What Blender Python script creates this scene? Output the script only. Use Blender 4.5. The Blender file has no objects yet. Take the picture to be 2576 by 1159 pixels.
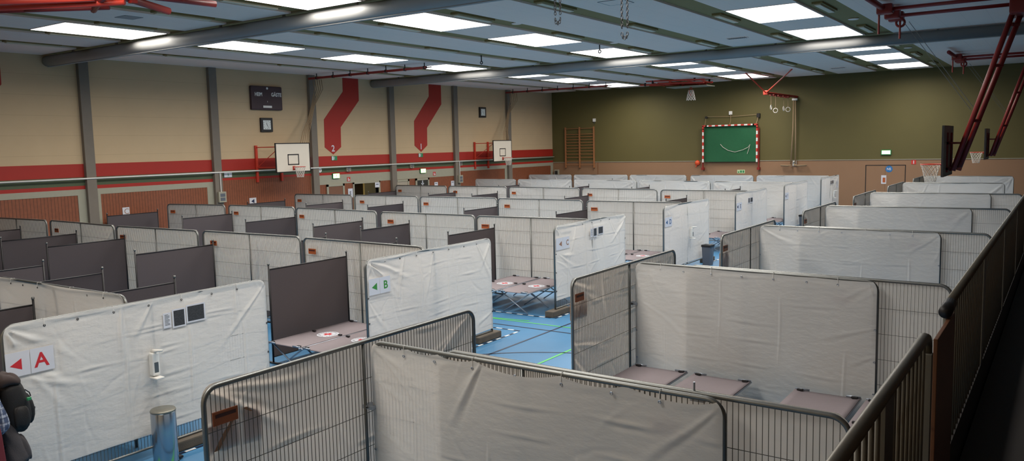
import bpy, bmesh, math, random
import numpy as np
from mathutils import Matrix, Vector, Euler
random.seed(7)
PI = math.pi
COL = bpy.context.scene.collection
SC = bpy.context.scene

# ------------------------------------------------------------------ helpers
def lin(c):
    return c / 12.92 if c <= 0.04045 else ((c + 0.055) / 1.055) ** 2.4
def rgb(r, g, b):
    return (lin(r / 255), lin(g / 255), lin(b / 255), 1.0)

MATS = {}
def mat(name, col, rough=0.6, metal=0.0, var=0.06, scale=6.0, bump=0.0, bscale=60.0, emit=None, estr=0.0, spec=0.5, trans=0.0):
    """procedural principled material with a soft noise variation and an optional fine bump"""
    if name in MATS:
        return MATS[name]
    m = bpy.data.materials.new(name); m.use_nodes = True
    nt = m.node_tree; N = nt.nodes; L = nt.links
    b = N['Principled BSDF']
    b.inputs['Roughness'].default_value = rough
    b.inputs['Metallic'].default_value = metal
    b.inputs['Specular IOR Level'].default_value = spec
    tc = N.new('ShaderNodeTexCoord'); nz = N.new('ShaderNodeTexNoise')
    nz.inputs['Scale'].default_value = scale; nz.inputs['Detail'].default_value = 3
    L.new(tc.outputs['Object'], nz.inputs['Vector'])
    mx = N.new('ShaderNodeMix'); mx.data_type = 'RGBA'
    mx.inputs['A'].default_value = tuple(max(0, c * (1 - var)) for c in col[:3]) + (1,)
    mx.inputs['B'].default_value = tuple(min(1, c * (1 + var)) for c in col[:3]) + (1,)
    L.new(nz.outputs['Fac'], mx.inputs['Factor'])
    L.new(mx.outputs['Result'], b.inputs['Base Color'])
    if bump > 0:
        n2 = N.new('ShaderNodeTexNoise'); n2.inputs['Scale'].default_value = bscale
        L.new(tc.outputs['Object'], n2.inputs['Vector'])
        bp = N.new('ShaderNodeBump'); bp.inputs['Strength'].default_value = bump; bp.inputs['Distance'].default_value = 0.01
        L.new(n2.outputs['Fac'], bp.inputs['Height']); L.new(bp.outputs['Normal'], b.inputs['Normal'])
    if emit:
        b.inputs['Emission Color'].default_value = emit
        b.inputs['Emission Strength'].default_value = estr
    m['mx'] = mx.name
    MATS[name] = m
    return m

def lines_over(m, axis, period, width, factor=0.6, offset=0.0):
    """thin darker joints every `period` metres along an object axis (boards, panels)"""
    nt = m.node_tree; N = nt.nodes; L = nt.links
    b = N['Principled BSDF']; src = N[m['mx']]
    tc = N.new('ShaderNodeTexCoord'); sp = N.new('ShaderNodeSeparateXYZ')
    L.new(tc.outputs['Object'], sp.inputs[0])
    ad = N.new('ShaderNodeMath'); ad.operation = 'ADD'; ad.inputs[1].default_value = 1000 * period + offset
    L.new(sp.outputs[axis], ad.inputs[0])
    md = N.new('ShaderNodeMath'); md.operation = 'MODULO'; md.inputs[1].default_value = period
    L.new(ad.outputs[0], md.inputs[0])
    lt = N.new('ShaderNodeMath'); lt.operation = 'LESS_THAN'; lt.inputs[1].default_value = width
    L.new(md.outputs[0], lt.inputs[0])
    mx = N.new('ShaderNodeMix'); mx.data_type = 'RGBA'; mx.blend_type = 'MULTIPLY'
    mx.inputs['B'].default_value = (factor, factor, factor, 1)
    L.new(src.outputs['Result'], mx.inputs['A']); L.new(lt.outputs[0], mx.inputs['Factor'])
    L.new(mx.outputs['Result'], b.inputs['Base Color'])
    m['mx'] = mx.name
    return m

class MB:
    """collects shapes and links them as ONE mesh object"""
    def __init__(s): s.v = []; s.f = []
    def add(s, v, f):
        o = len(s.v); s.v += [tuple(p) for p in v]; s.f += [tuple(i + o for i in q) for q in f]; return s
    def box(s, a, b):
        x0, y0, z0 = a; x1, y1, z1 = b
        return s.add([(x0,y0,z0),(x1,y0,z0),(x1,y1,z0),(x0,y1,z0),(x0,y0,z1),(x1,y0,z1),(x1,y1,z1),(x0,y1,z1)],
                     [(0,3,2,1),(4,5,6,7),(0,1,5,4),(1,2,6,5),(2,3,7,6),(3,0,4,7)])
    def bbox(s, a, b, c=0.01):
        """box with chamfered vertical and horizontal edges"""
        bm = bmesh.new(); bmesh.ops.create_cube(bm, size=1)
        for v in bm.verts:
            v.co = Vector(((a[i] + b[i]) / 2 + v.co[i] * (b[i] - a[i]) for i in range(3)))
        bmesh.ops.bevel(bm, geom=bm.edges[:], offset=c, segments=2, affect='EDGES', profile=0.6)
        bm.verts.index_update()
        s.add([v.co[:] for v in bm.verts], [[v.index for v in f.verts] for f in bm.faces]); bm.free(); return s
    def tube(s, pts, r, n=8, closed=False, caps=True):
        P = [Vector(p) for p in pts]; k = len(P); rings = []
        T = []
        for i in range(k):
            a = P[(i - 1) % k] if (closed or i > 0) else P[0]
            b = P[(i + 1) % k] if (closed or i < k - 1) else P[-1]
            T.append((b - a).normalized())
        up = Vector((0, 0, 1)) if abs(T[0].z) < 0.9 else Vector((1, 0, 0))
        u = (up - T[0] * up.dot(T[0])).normalized()
        vs = []
        for i in range(k):
            u = (u - T[i] * u.dot(T[i])).normalized(); w = T[i].cross(u)
            rr = r[i] if isinstance(r, (list, tuple)) else r
            vs += [P[i] + (u * math.cos(2*PI*j/n) + w * math.sin(2*PI*j/n)) * rr for j in range(n)]
        f = []
        for i in range(k if closed else k - 1):
            i2 = (i + 1) % k
            f += [(i*n+j, i*n+(j+1)%n, i2*n+(j+1)%n, i2*n+j) for j in range(n)]
        if caps and not closed:
            f += [tuple(range(n))[::-1], tuple((k-1)*n + j for j in range(n))]
        return s.add(vs, f)
    def ring(s, c, R, r, axis='z', n=20, m=6, sx=1.0):
        c = Vector(c); pts = []
        for i in range(n):
            a = 2*PI*i/n; x, y = R*math.cos(a)*sx, R*math.sin(a)
            pts.append(c + (Vector((x,y,0)) if axis=='z' else Vector((x,0,y)) if axis=='y' else Vector((0,x,y))))
        return s.tube(pts, r, m, closed=True)
    def cyl(s, a, b, r, n=16, r2=None):
        return s.tube([a, b], [r, r if r2 is None else r2], n)
    def prism(s, poly, fn, t):
        """poly: 2-D outline; fn(u, v, d) -> 3-D point at depth d; thickness t"""
        n = len(poly)
        v = [fn(u, w, 0) for u, w in poly] + [fn(u, w, t) for u, w in poly]
        f = [tuple(range(n)), tuple(range(2*n-1, n-1, -1))] + [(i, n+i, n+(i+1)%n, (i+1)%n) for i in range(n)]
        return s.add(v, f)
    def lathe(s, prof, c=(0,0,0), n=24):
        c = Vector(c); v = []
        for r, z in prof:
            v += [c + Vector((r*math.cos(2*PI*j/n), r*math.sin(2*PI*j/n), z)) for j in range(n)]
        k = len(prof)
        f = [(i*n+j, i*n+(j+1)%n, (i+1)*n+(j+1)%n, (i+1)*n+j) for i in range(k-1) for j in range(n)]
        f += [tuple(range(n))[::-1], tuple((k-1)*n+j for j in range(n))]
        return s.add(v, f)
    def mesh(s, name, smooth=False):
        me = bpy.data.meshes.new(name); me.from_pydata(s.v, [], s.f); me.update()
        bm = bmesh.new(); bm.from_mesh(me); bmesh.ops.recalc_face_normals(bm, faces=bm.faces); bm.to_mesh(me); bm.free()
        if smooth:
            me.polygons.foreach_set('use_smooth', [True]*len(me.polygons))
        return me
    def build(s, name, m, parent=None, smooth=False):
        return link(name, s.mesh(name, smooth), m, parent)

def link(name, me, m, parent=None):
    if m is not None and not me.materials:
        me.materials.append(m)
    o = bpy.data.objects.new(name, me); COL.objects.link(o)
    if parent is not None: o.parent = parent
    return o
def thing(name, label, cat, loc=(0,0,0), rz=0.0, group=None):
    o = bpy.data.objects.new(name, None); COL.objects.link(o)
    o.location = loc; o.rotation_euler = (0,0,rz); o.empty_display_size = 0.1
    o['label'] = label; o['category'] = cat
    if group: o['group'] = group
    return o
def tag(o, label, cat, group=None):
    o['label'] = label; o['category'] = cat
    if group: o['group'] = group
    return o
def struct(o, label=None, cat=None):
    o['kind'] = 'structure'
    if label: o['label'] = label
    if cat: o['category'] = cat
    return o
def sub(o, label):
    o['label'] = label; return o

# planes used for lettering and flat shapes
FX = lambda x: (lambda u, v, d: (x + d, u, v))            # facing +X : u -> Y, v -> Z
FY = lambda y: (lambda u, v, d: (u, y - d, v))            # facing -Y : u -> X, v -> Z
TEXTS = {}
def text_obj(name, s, size, fn, u, v, m, parent, depth=0.003, bold=0.012, sx=1.0):
    """flat raised lettering, centred at (u, v) of the plane fn"""
    key = (s, bold)
    if key not in TEXTS:
        cu = bpy.data.curves.new('lettering', 'FONT'); cu.body = s; cu.size = 1.0; cu.offset = bold; cu.resolution_u = 3
        cu.align_x = 'CENTER'; cu.align_y = 'CENTER'
        to = bpy.data.objects.new('lettering', cu); COL.objects.link(to)
        dg = bpy.context.evaluated_depsgraph_get(); dg.update()
        me = to.evaluated_get(dg).to_mesh()
        TEXTS[key] = ([tuple(x.co) for x in me.vertices], [tuple(p.vertices) for p in me.polygons])
        to.evaluated_get(dg).to_mesh_clear()
        bpy.data.objects.remove(to); bpy.data.curves.remove(cu)
    V, F = TEXTS[key]
    zs = [p[1] for p in V]; zc = (min(zs) + max(zs)) / 2
    xs = [p[0] for p in V]; xc = (min(xs) + max(xs)) / 2
    vv = [fn(u + (p[0]-xc)*size*sx, v + (p[1]-zc)*size, depth) for p in V]
    mb = MB(); mb.add(vv, F)
    return mb.build(name, m, parent)

# ------------------------------------------------------------------ materials
M = {}
M['floor'] = mat('blue sports floor', rgb(72, 126, 168), 0.36, 0, 0.05, 3, spec=0.3)
M['white_line'] = mat('white floor line', rgb(225, 228, 230), 0.4)
M['black_line'] = mat('dark floor line', rgb(28, 40, 66), 0.4)
M['green_line'] = mat('green floor line', rgb(84, 190, 92), 0.4)
M['cream'] = lines_over(mat('cream wall panels', rgb(198, 172, 136), 0.75, 0, 0.05, 1.5), 2, 0.66, 0.014, 0.86, 0.12)
M['red_paint'] = mat('red wall paint', rgb(162, 35, 22), 0.6, 0, 0.05, 2)
M['green_paint'] = mat('dark green wall paint', rgb(74, 84, 58), 0.6)
M['grey_trim'] = mat('grey green trim', rgb(158, 154, 136), 0.6)
M['grey_col'] = mat('grey concrete column', rgb(120, 111, 100), 0.75, 0, 0.08, 5)
M['slats'] = lines_over(mat('brown vertical boards', rgb(132, 74, 46), 0.6, 0, 0.22, 9), 1, 0.11, 0.014, 0.35)
M['olive'] = mat('olive green wall', rgb(92, 84, 44), 0.7, 0, 0.06, 1.2)
M['tan'] = mat('tan wall boards', rgb(144, 110, 82), 0.65, 0, 0.06, 1.2)
M['wood_dark'] = lines_over(mat('brown gallery boards', rgb(128, 84, 52), 0.6, 0, 0.15, 5), 0, 0.12, 0.01, 0.5)
M['ceil_white'] = mat('white ceiling panel', rgb(248, 222, 206), 0.85, 0, 0.02, 2)
M['ceil_green'] = mat('green ceiling', rgb(140, 122, 76), 0.85, 0, 0.06, 2)
M['tube_grey'] = mat('satin grey tube', rgb(150, 150, 148), 0.58, 0.15, 0.05, 3)
M['galv'] = mat('galvanised steel', rgb(122, 124, 122), 0.42, 0.75, 0.12, 14)
M['wire'] = mat('galvanised wire', rgb(104, 100, 92), 0.5, 0.5, 0.1, 14)
M['black'] = mat('black paint', rgb(26, 24, 26), 0.5)
M['screen'] = mat('charcoal grey cloth', rgb(78, 70, 72), 0.85, 0, 0.06, 30, bump=0.1, bscale=400)
M['canvas'] = mat('grey cot canvas', rgb(136, 126, 130), 0.8, 0, 0.05, 12, bump=0.15, bscale=500)
M['alu'] = mat('aluminium tube', rgb(170, 178, 190), 0.35, 0.7, 0.05, 10)
M['plate'] = mat('orange brown plate', rgb(176, 88, 40), 0.55, 0, 0.1, 20)
M['plate_dark'] = mat('dark print', rgb(82, 34, 18), 0.6)
M['rubber'] = mat('dark rubber block', rgb(86, 78, 68), 0.85, 0, 0.2, 12, bump=0.3, bscale=80)
M['paper'] = mat('white paper', rgb(208, 210, 218), 0.7, 0, 0.02, 10)
M['paper_tan'] = mat('tan paper', rgb(176, 150, 122), 0.75, 0, 0.05, 10)
M['ink_red'] = mat('red print', rgb(196, 40, 48), 0.6)
M['ink_green'] = mat('green print', rgb(58, 138, 60), 0.6)
M['ink_orange'] = mat('orange print', rgb(206, 124, 84), 0.6)
M['ink_brown'] = mat('brown print', rgb(150, 112, 92), 0.6)
M['ink_blue'] = mat('blue print', rgb(40, 84, 132), 0.6)
M['ink_navy'] = mat('navy print', rgb(34, 44, 78), 0.6)
M['photo'] = mat('dark grey photo print', rgb(58, 58, 60), 0.5, 0, 0.9, 60)
M['orange_red'] = mat('orange red enamel', rgb(196, 62, 44), 0.4, 0, 0.05, 4)
M['dark_red'] = mat('dark red enamel', rgb(132, 34, 28), 0.45, 0, 0.05, 4)
M['white'] = mat('white enamel', rgb(228, 226, 220), 0.45)
M['board'] = mat('white backboard', rgb(216, 206, 190), 0.5, 0, 0.05, 2)
M['net'] = mat('white cord', rgb(214, 206, 196), 0.8)
M['rope'] = mat('tan hemp rope', rgb(158, 134, 104), 0.9, 0, 0.15, 40)
M['wood'] = mat('varnished wood', rgb(158, 106, 68), 0.5, 0, 0.15, 8)
M['goal_net'] = mat('green net sheet', rgb(24, 88, 54), 0.8, 0, 0.12, 8)
M['purple'] = mat('brown violet enamel', rgb(62, 42, 48), 0.5)
M['clock_face'] = mat('white clock face', rgb(216, 224, 222), 0.5)
M['steel'] = mat('brushed stainless steel', rgb(170, 176, 184), 0.22, 0.95, 0.03, 3)
M['bin_lid'] = mat('dull lid steel', rgb(140, 138, 128), 0.45, 0.6)
M['bin_grey'] = mat('grey bin plastic', rgb(92, 98, 108), 0.5)
M['rail'] = mat('dark painted handrail', rgb(112, 108, 98), 0.4, 0.3, 0.1, 8)
M['rail_bar'] = mat('grey painted bar', rgb(116, 112, 102), 0.5, 0.2, 0.1, 8)
M['post_wood'] = mat('brown veneer board', rgb(112, 72, 46), 0.5, 0, 0.15, 6)
M['dark'] = mat('dark charcoal', rgb(40, 36, 34), 0.8)
M['cream_cover'] = mat('cream lamp cover', rgb(216, 202, 176), 0.5)
M['sign_green'] = mat('green sign', rgb(40, 130, 80), 0.5)
M['sign_red'] = mat('red sign', rgb(196, 54, 44), 0.5)
M['sign_blue'] = mat('blue sign', rgb(40, 110, 170), 0.5)
M['lit_sign'] = mat('lit exit sign', rgb(200, 240, 190), 0.5, emit=rgb(205, 250, 150), estr=3.2)
M['orange'] = mat('orange plastic', rgb(226, 84, 40), 0.5)
LIGHT_E = 3.2
LAMP_W = 208.0; LAMP_COL = (1.0, 0.93, 0.84)
M['panel'] = mat('lit ceiling diffuser', rgb(240, 240, 240), 0.6, emit=(1.0, 0.985, 0.96, 1), estr=LIGHT_E)

def tarp_material(name, col, transl):
    m = mat(name, col, 0.42, 0, 0.02, 1.5, spec=0.35)
    nt = m.node_tree; N = nt.nodes; L = nt.links
    b = N['Principled BSDF']; out = N['Material Output']
    tr = N.new('ShaderNodeBsdfTranslucent'); tr.inputs['Color'].default_value = (col[0]*0.98, col[1]*0.85, col[2]*0.73, 1)
    mx = N.new('ShaderNodeMixShader'); mx.inputs[0].default_value = transl
    L.new(b.outputs[0], mx.inputs[1]); L.new(tr.outputs[0], mx.inputs[2]); L.new(mx.outputs[0], out.inputs['Surface'])
    # woven strip texture + irregular packing creases as bump
    tc = N.new('ShaderNodeTexCoord')
    nz = N.new('ShaderNodeTexNoise'); nz.inputs['Scale'].default_value = 7; nz.inputs['Detail'].default_value = 5
    mp = N.new('ShaderNodeMapping'); mp.inputs['Scale'].default_value = (1.0, 1.0, 2.2)
    L.new(tc.outputs['Object'], mp.inputs[0]); L.new(mp.outputs[0], nz.inputs['Vector'])
    bp = N.new('ShaderNodeBump'); bp.inputs['Strength'].default_value = 0.5; bp.inputs['Distance'].default_value = 0.016
    L.new(nz.outputs['Fac'], bp.inputs['Height']); L.new(bp.outputs['Normal'], b.inputs['Normal'])
    return m
M['paper_tan'] = tarp_material('thin tan paper', rgb(196, 168, 140), 0.5)
M['tarp'] = tarp_material('white woven plastic sheet', rgb(230, 231, 230), 0.38)

# ------------------------------------------------------------------ room shell
XW, XR, Y0, Y1 = -27.7, 8.0, -0.6, 45.0
ZC = 7.12
HALL_LEFT, GREEN_Z = XW, 7.17
fl = MB().box((XW-0.2, Y0-0.2, -0.2), (XR+0.2, Y1+0.2, 0.0)).build('floor', M['floor']); struct(fl)
# court markings (painted on the floor)
def flat_line(mb, a, b, w, z=0.004):
    a = Vector(a); b = Vector(b); d = (b-a).normalized(); n = Vector((-d.y, d.x)) * w/2
    mb.add([(a.x-n.x,a.y-n.y,z),(b.x-n.x,b.y-n.y,z),(b.x+n.x,b.y+n.y,z),(a.x+n.x,a.y+n.y,z)], [(0,1,2,3)])
mk = MB()
flat_line(mk, (-8.69, 3), (-8.69, 40), 0.05)
flat_line(mk, (-24, 13.92), (-5, 13.92), 0.05)
arc = [(-6.2 - 3.6*math.cos(t), 9.2 + 3.6*math.sin(t)) for t in np.linspace(0.2, 2.6, 30)]
for p, q in zip(arc[:-1], arc[1:]): flat_line(mk, p, q, 0.05)
o = mk.build('court_line', M['black_line'], fl)
mk = MB()
for p, q in (((-7.55, 3), (-7.55, 20)), ((-20, 14.35), (-5.6, 14.35)), ((-12.5, 14.2), (-9.6, 14.5)), ((-9.1, 5.2), (-8.2, 6.6))):
    flat_line(mk, p, q, 0.05)
mk.build('court_line', M['green_line'], fl)
mkw, mkb = MB(), MB()
def dashed(p, q, w=0.05, d=0.15):
    p = Vector(p); q = Vector(q); n = int((q-p).length / d); u = (q-p).normalized()
    for i in range(n):
        flat_line(mkw if i % 2 else mkb, p + u*d*i, p + u*d*(i+1), w, 0.006)
dashed((-9.24, 5.4), (-9.24, 13.6)); dashed((-14.5, 13.6), (-9.24, 13.6))
dashed((-14.0, 14.98), (-9.24, 14.98)); dashed((-9.24, 14.98), (-9.24, 30))
mkw.build('court_line', M['white_line'], fl); mkb.build('court_line', M['black_line'], fl)

# ceiling: green soffit with white panels let down below it
ce = MB().box((XW-0.2, Y0-0.2, GREEN_Z), (XR+0.2, Y1+0.2, GREEN_Z+0.2)).build('ceiling', M['ceil_green']); struct(ce)
PITCH = 2.483
XS = [-14.9 + (k-4)*PITCH for k in range(0, 8)]      # left edges of the 1.82 m wide white strips
XS[7] = -7.385
SPANS = [(Y0, 13.4), (15.1, 28.45), (30.9, 44.3)]
pan = MB()
for x in XS:
    for a, b in SPANS:
        pan.box((x, a, ZC), (x+1.82, b, GREEN_Z+0.01))
for a, b in SPANS:
    pan.box((XW, a, ZC), (-25.5, b, GREEN_Z+0.01))
pan.box((-4.75, Y0, ZC), (XR, 45, GREEN_Z+0.01))
pn = pan.build('white_panel', lines_over(M['ceil_white'], 0, PITCH/4, 0.012, 0.9, 0.1), ce)

# lit ceiling panels: three rows, five-metre pitch
LY = [0.5, 5.5, 10.55, 15.45, 20.45, 25.45, 31.0, 35.2, 40.25]
ROWN = [('row beside the striped wall', XS[1]+0.01), ('middle row', XS[4]+0.01), ('row nearest the gallery', XS[7]+0.01)]
nth = ['nearest the olive wall', 'second from the olive wall', 'third from the olive wall', 'fourth from the olive wall',
       'fifth from the olive wall', 'sixth from the olive wall', 'seventh from the olive wall', 'eighth from the olive wall', 'ninth from the olive wall']
for rn, x in ROWN:
    for i, y in enumerate(LY):
        if (i == 0 and x < -8) or (i == 1 and x < -20): continue
        ln = 2.25 if i == 6 else 2.78
        t = thing('ceiling_light', 'bright white ceiling panel light, %s, %s' % (rn, nth[8-i]), 'light', (x+0.9, y+ln/2, ZC-0.012), 0, 'lit ceiling panels')
        fr = MB()
        w, h = 0.895, ln/2
        for a, b in (((-w,-h,0),(w,-h+0.025,0.012)), ((-w,h-0.025,0),(w,h,0.012)), ((-w,-h,0),(-w+0.025,h,0.012)), ((w-0.025,-h,0),(w,h,0.012))):
            fr.box(a, b)
        fr.build('frame', M['ceil_white'], t)
        MB().box((-w+0.024,-h+0.024,-0.004),(w-0.024,h-0.024,0.008)).build('diffuser', M['panel'], t)
        la = bpy.data.lights.new('panel_lamp', 'AREA'); la.shape = 'RECTANGLE'; la.size = 2*w-0.12; la.size_y = 2*h-0.12
        la.energy = LAMP_W * ln / 2.78; la.color = LAMP_COL; la.spread = math.radians(166)
        lp = bpy.data.objects.new('panel_lamp', la); COL.objects.link(lp); lp.parent = t; lp.location = (0, 0, -0.007)

# narrow battens in the green strips
ordn = ['first', 'second', 'third', 'fourth', 'fifth', 'sixth', 'seventh', 'eighth', 'ninth', 'tenth']
GX = [XS[0]-0.33] + [x + 1.82 + 0.33 for x in XS]
bat_h = MB().box((-0.13,-0.78,-0.03),(0.13,0.78,0.02)).mesh('housing')
bat_c = MB().bbox((-0.075,-0.74,-0.07),(0.075,0.74,-0.028),0.012).mesh('cover')
BY = [11.95, 16.95, 21.75, 26.85, 31.7, 36.6, 41.5]
for i, x in enumerate(GX):
    for k, y in enumerate(BY):
        if x > -5.4 and y < 20: continue
        t = thing('ceiling_batten', 'narrow unlit batten in %s green strip from the striped wall, %s from the olive wall' % (ordn[i], ordn[len(BY)-1-k]),
                  'lamp', (x, y, GREEN_Z-0.022), 0, 'unlit battens in the green ceiling strips')
        link('housing', bat_h, M['ceil_green'], t); link('cover', bat_c, M['cream_cover'], t)

# discs, vents, hatches on the ceiling
for x, y, lb in ((-12.61, 18.73, 'flat white disc on green strip between the chains and a light'), (-12.61, 24.51, 'flat white disc on green strip above the middle hook'),
                 (-5.15, 24.64, 'flat white disc on the wide green strip beside the red hoop frame'), (-5.15, 34.0, 'small white disc on the wide green strip beyond the far tube')):
    tag(MB().lathe([(0.0,0.0),(0.13,0.0),(0.15,-0.02),(0.12,-0.035),(0,-0.037)], (x,y,GREEN_Z)).build('ceiling_disc', M['ceil_white']), lb, 'ceiling disc')
for x, y, lb in ((-8.95, 26.0, 'slotted vent in white ceiling strip before the far grey tube'), (-9.1, 40.5, 'slotted vent in white ceiling strip near the olive wall')):
    t = thing('ceiling_vent', lb, 'vent', (x, y, ZC-0.006))
    MB().box((-0.33,-0.14,-0.01),(0.33,0.14,0.006)).build('frame', M['ceil_white'], t)
    g = MB()
    for k in range(9): g.box((-0.3+k*0.068,-0.12,-0.016),(-0.262+k*0.068,0.12,-0.009))
    g.build('grille', M['dark'], t)
for x, y, w, lb in ((-18.8, 11.2, 0.42, 'dark square hatch in white ceiling strip near the nearer tube'), (-8.9, 17.4, 0.6, 'square access hatch outline in ceiling above the chains')):
    t = thing('ceiling_hatch', lb, 'hatch', (x, y, ZC-0.004))
    MB().box((-w/2,-w/2,-0.006),(w/2,w/2,0.004)).build('hatch_cover', M['tube_grey'] if w < 0.5 else M['ceil_white'], t)
    g = MB()
    for a, b in (((-w/2-.02,-w/2-.02,-0.008),(w/2+.02,-w/2,0.004)), ((-w/2-.02,w/2,-0.008),(w/2+.02,w/2+.02,0.004)), ((-w/2-.02,-w/2,-0.008),(-w/2,w/2,0.004)), ((w/2,-w/2,-0.008),(w/2+.02,w/2,0.004))): g.box(a,b)
    g.build('frame', M['tube_grey'], t)

# big grey divider-curtain tubes
for y, lb in ((13.55, 'long thick grey tube under the ceiling, nearer the camera'), (28.6, 'long thick grey tube under the ceiling, nearer the olive wall')):
    t = thing('curtain_tube', lb, 'ceiling tube', (0, y, 6.93), 0, 'grey curtain tubes')
    n = 28; g = MB()
    g.tube([(XW+0.02,0,0),(-1.0,0,0)], 0.17, n); g.build('tube', M['tube_grey'], t, True)
    g = MB().box((XW+0.05,-0.02,-0.19),(-1.0,0.09,-0.15)).box((XW+0.05,0.10,-0.15),(-1.0,0.15,-0.11)); g.build('slot_rail', M['tube_grey'], t)
    g = MB()
    for x in np.arange(-26, -1, 2.5): g.box((x-0.03,-0.03,0.14),(x+0.03,0.03,0.24))
    g.build('bracket', M['tube_grey'], t)

# ------------------------------------------------------------------ left wall (striped)
wl = MB()
wl.box((XW-0.2,Y0-0.2,0),(XW,27.09,7.2)).box((XW-0.2,28.76,0),(XW,Y1+0.2,7.2)).box((XW-0.2,27.09,2.21),(XW,28.76,7.2))
wl = wl.build('wall_left', M['cream']); struct(wl)
E1 = 0.012
def onwall(name, m, y0, y1, z0, z1, e=E1):
    return MB().box((XW, y0, z0), (XW+e, y1, z1)).build(name, m, wl)
onwall('red_stripe', M['red_paint'], Y0, Y1, 3.10, 3.55)
onwall('green_stripe', M['green_paint'], Y0, Y1, 2.81, 3.10)
onwall('red_stripe', M['red_paint'], Y0, Y1, 2.69, 2.81)
# framed board bays
for a, b, wa, wb in ((9.85,14.5,10.2,14.2),(14.8,19.5,14.99,19.22),(34.95,39.75,35.2,39.5),(40.1,45.0,40.3,44.7),(4.85,9.5,5.1,9.3)):
    fr = MB().box((XW,a,2.49),(XW+0.02,b,2.69)).box((XW,a,0),(XW+0.02,wa,2.49)).box((XW,wb,0),(XW+0.02,b,2.49))
    fr.build('grey_trim', M['grey_trim'], wl)
    onwall('board_panel', M['slats'], wa, wb, 0, 2.49, 0.008)
onwall('board_panel', M['slats'], 19.85, 24.5, 0, 2.72, 0.016)
for a, b in ((24.9, 29.6), (29.95, 34.7)):
    onwall('grey_band', M['grey_trim'], a, b, 2.27, 2.69, 0.02)
    lo = MB()
    if a < 27:
        lo.box((XW,a,0),(XW+0.008,27.05,2.27)).box((XW,28.8,0),(XW+0.008,b,2.27))
    else:
        lo.box((XW,a,0),(XW+0.008,b,2.27))
    lo.build('board_panel', M['slats'], wl)
# red arrows with numbers
def arrow(dy):
    P = [(32.0,3.62),(32.5,3.95),(32.53,4.86),(33.76,6.11),(33.77,7.16),(32.77,7.16),(32.76,6.49),(31.53,5.2),(31.5,3.95)]
    return MB().prism([(p[0]+dy, p[1]) for p in P], FX(XW), 0.01).build('painted_arrow', M['red_paint'], wl)
arrow(0); arrow(-6.1); arrow(-21.65)
text_obj('arrow_number', '1', 0.40, FX(XW+0.01), 32.0, 3.90, M['paper'], wl, 0.004, 0.02)
text_obj('arrow_number', '2', 0.40, FX(XW+0.01), 25.9, 3.90, M['paper'], wl, 0.004, 0.02)
# columns
for i, y in enumerate((4.65, 9.65, 14.65, 19.67, 24.7, 29.77, 34.82, 39.92)):
    c = MB().bbox((XW, y-0.17, 0), (XW+0.16, y+0.17, 7.12), 0.012).build('column', M['grey_col'])
    struct(c)
# doors in the left wall
def door(n, y0, y1, z1, leafs, m_leaf):
    t = bpy.data.objects.new('door_%d' % n, None); COL.objects.link(t); struct(t)
    x = XW + 0.02
    MB().box((x,y0,0),(x+0.05,y0+0.1,z1)).box((x,y1-0.1,0),(x+0.05,y1,z1)).box((x,y0,z1-0.1),(x+0.05,y1,z1)).build('frame', M['grey_trim'], t)
    w = (y1-y0-0.2)/leafs
    for k in range(leafs):
        a = y0+0.1+k*w
        lf = MB().bbox((x,a+0.005,0.01),(x+0.03,a+w-0.005,z1-0.105),0.004).build('leaf', m_leaf, t)
        MB().tube([(x+0.03,a+w-0.12,1.05),(x+0.08,a+w-0.12,1.05),(x+0.08,a+w-0.24,1.05)],0.012).build('handle', M['alu'], lf)
    return t
M['door_brown'] = mat('brown door leaf', rgb(120, 82, 62), 0.5)
M['door_grey'] = mat('light grey door leaf', rgb(164, 154, 138), 0.5)
M['door_dark'] = mat('dark glazed door', rgb(52, 52, 48), 0.25)
d1 = door(1, 25.37, 26.45, 2.27, 1, M['door_brown'])
d2 = door(2, 29.95, 30.93, 2.26, 1, M['door_grey'])
d3 = door(3, 31.44, 32.5, 2.26, 2, M['door_dark'])
# open doorway with the lit passage behind it
t = bpy.data.objects.new('door_4', None); COL.objects.link(t); struct(t)
MB().box((XW-0.2,27.02,0),(XW+0.06,27.09,2.28)).box((XW-0.2,28.76,0),(XW+0.06,28.83,2.28)).box((XW-0.2,27.02,2.21),(XW+0.06,28.83,2.28)).build('frame', M['grey_trim'], t)
MB().bbox((XW-0.85,28.66,0.01),(XW-0.12,28.71,2.2),0.004).build('leaf', M['door_dark'], t)
M['passage'] = mat('pale yellow plaster', rgb(222, 206, 150), 0.8)
pw = MB().box((XW-1.9,26.2,-0.05),(XW-0.2,29.6,0.0)).box((XW-1.9,26.2,2.6),(XW-0.2,29.6,2.7)).box((XW-2.0,26.2,0),(XW-1.9,28.0,2.6)).box((XW-1.9,26.1,0),(XW-0.2,26.2,2.6)).box((XW-1.9,29.6,0),(XW-0.2,29.7,2.6)).build('wall_passage', M['passage']); struct(pw)
pd = MB().box((XW-2.0,28.0,0),(XW-1.9,29.6,2.6)).build('panel', M['dark'], pw)
ld = bpy.data.lights.new('passage_lamp', 'AREA'); ld.energy = 22; ld.size = 0.6; ld.color = (1, 0.93, 0.75)
lo = bpy.data.objects.new('passage_lamp', ld); COL.objects.link(lo); lo.location = (XW-1.1, 27.4, 2.55)

# far wall (olive above, tan below)
wf = MB().box((XW-0.2,Y1,2.69),(XR+0.2,Y1+0.2,7.2)).build('wall_far', M['olive']); struct(wf)
MB().box((XW-0.2,Y1,0),(XR+0.2,Y1+0.2,2.69)).build('tan_lower_wall', M['tan'], wf)
MB().box((XW,Y1-0.03,2.67),(XR,Y1,2.70)).build('white_ledge', M['grey_trim'], wf)
MB().box((-24.4,Y1-0.012,0),(-24.36,Y1,2.67)).build('joint', M['wood_dark'], wf)
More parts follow.
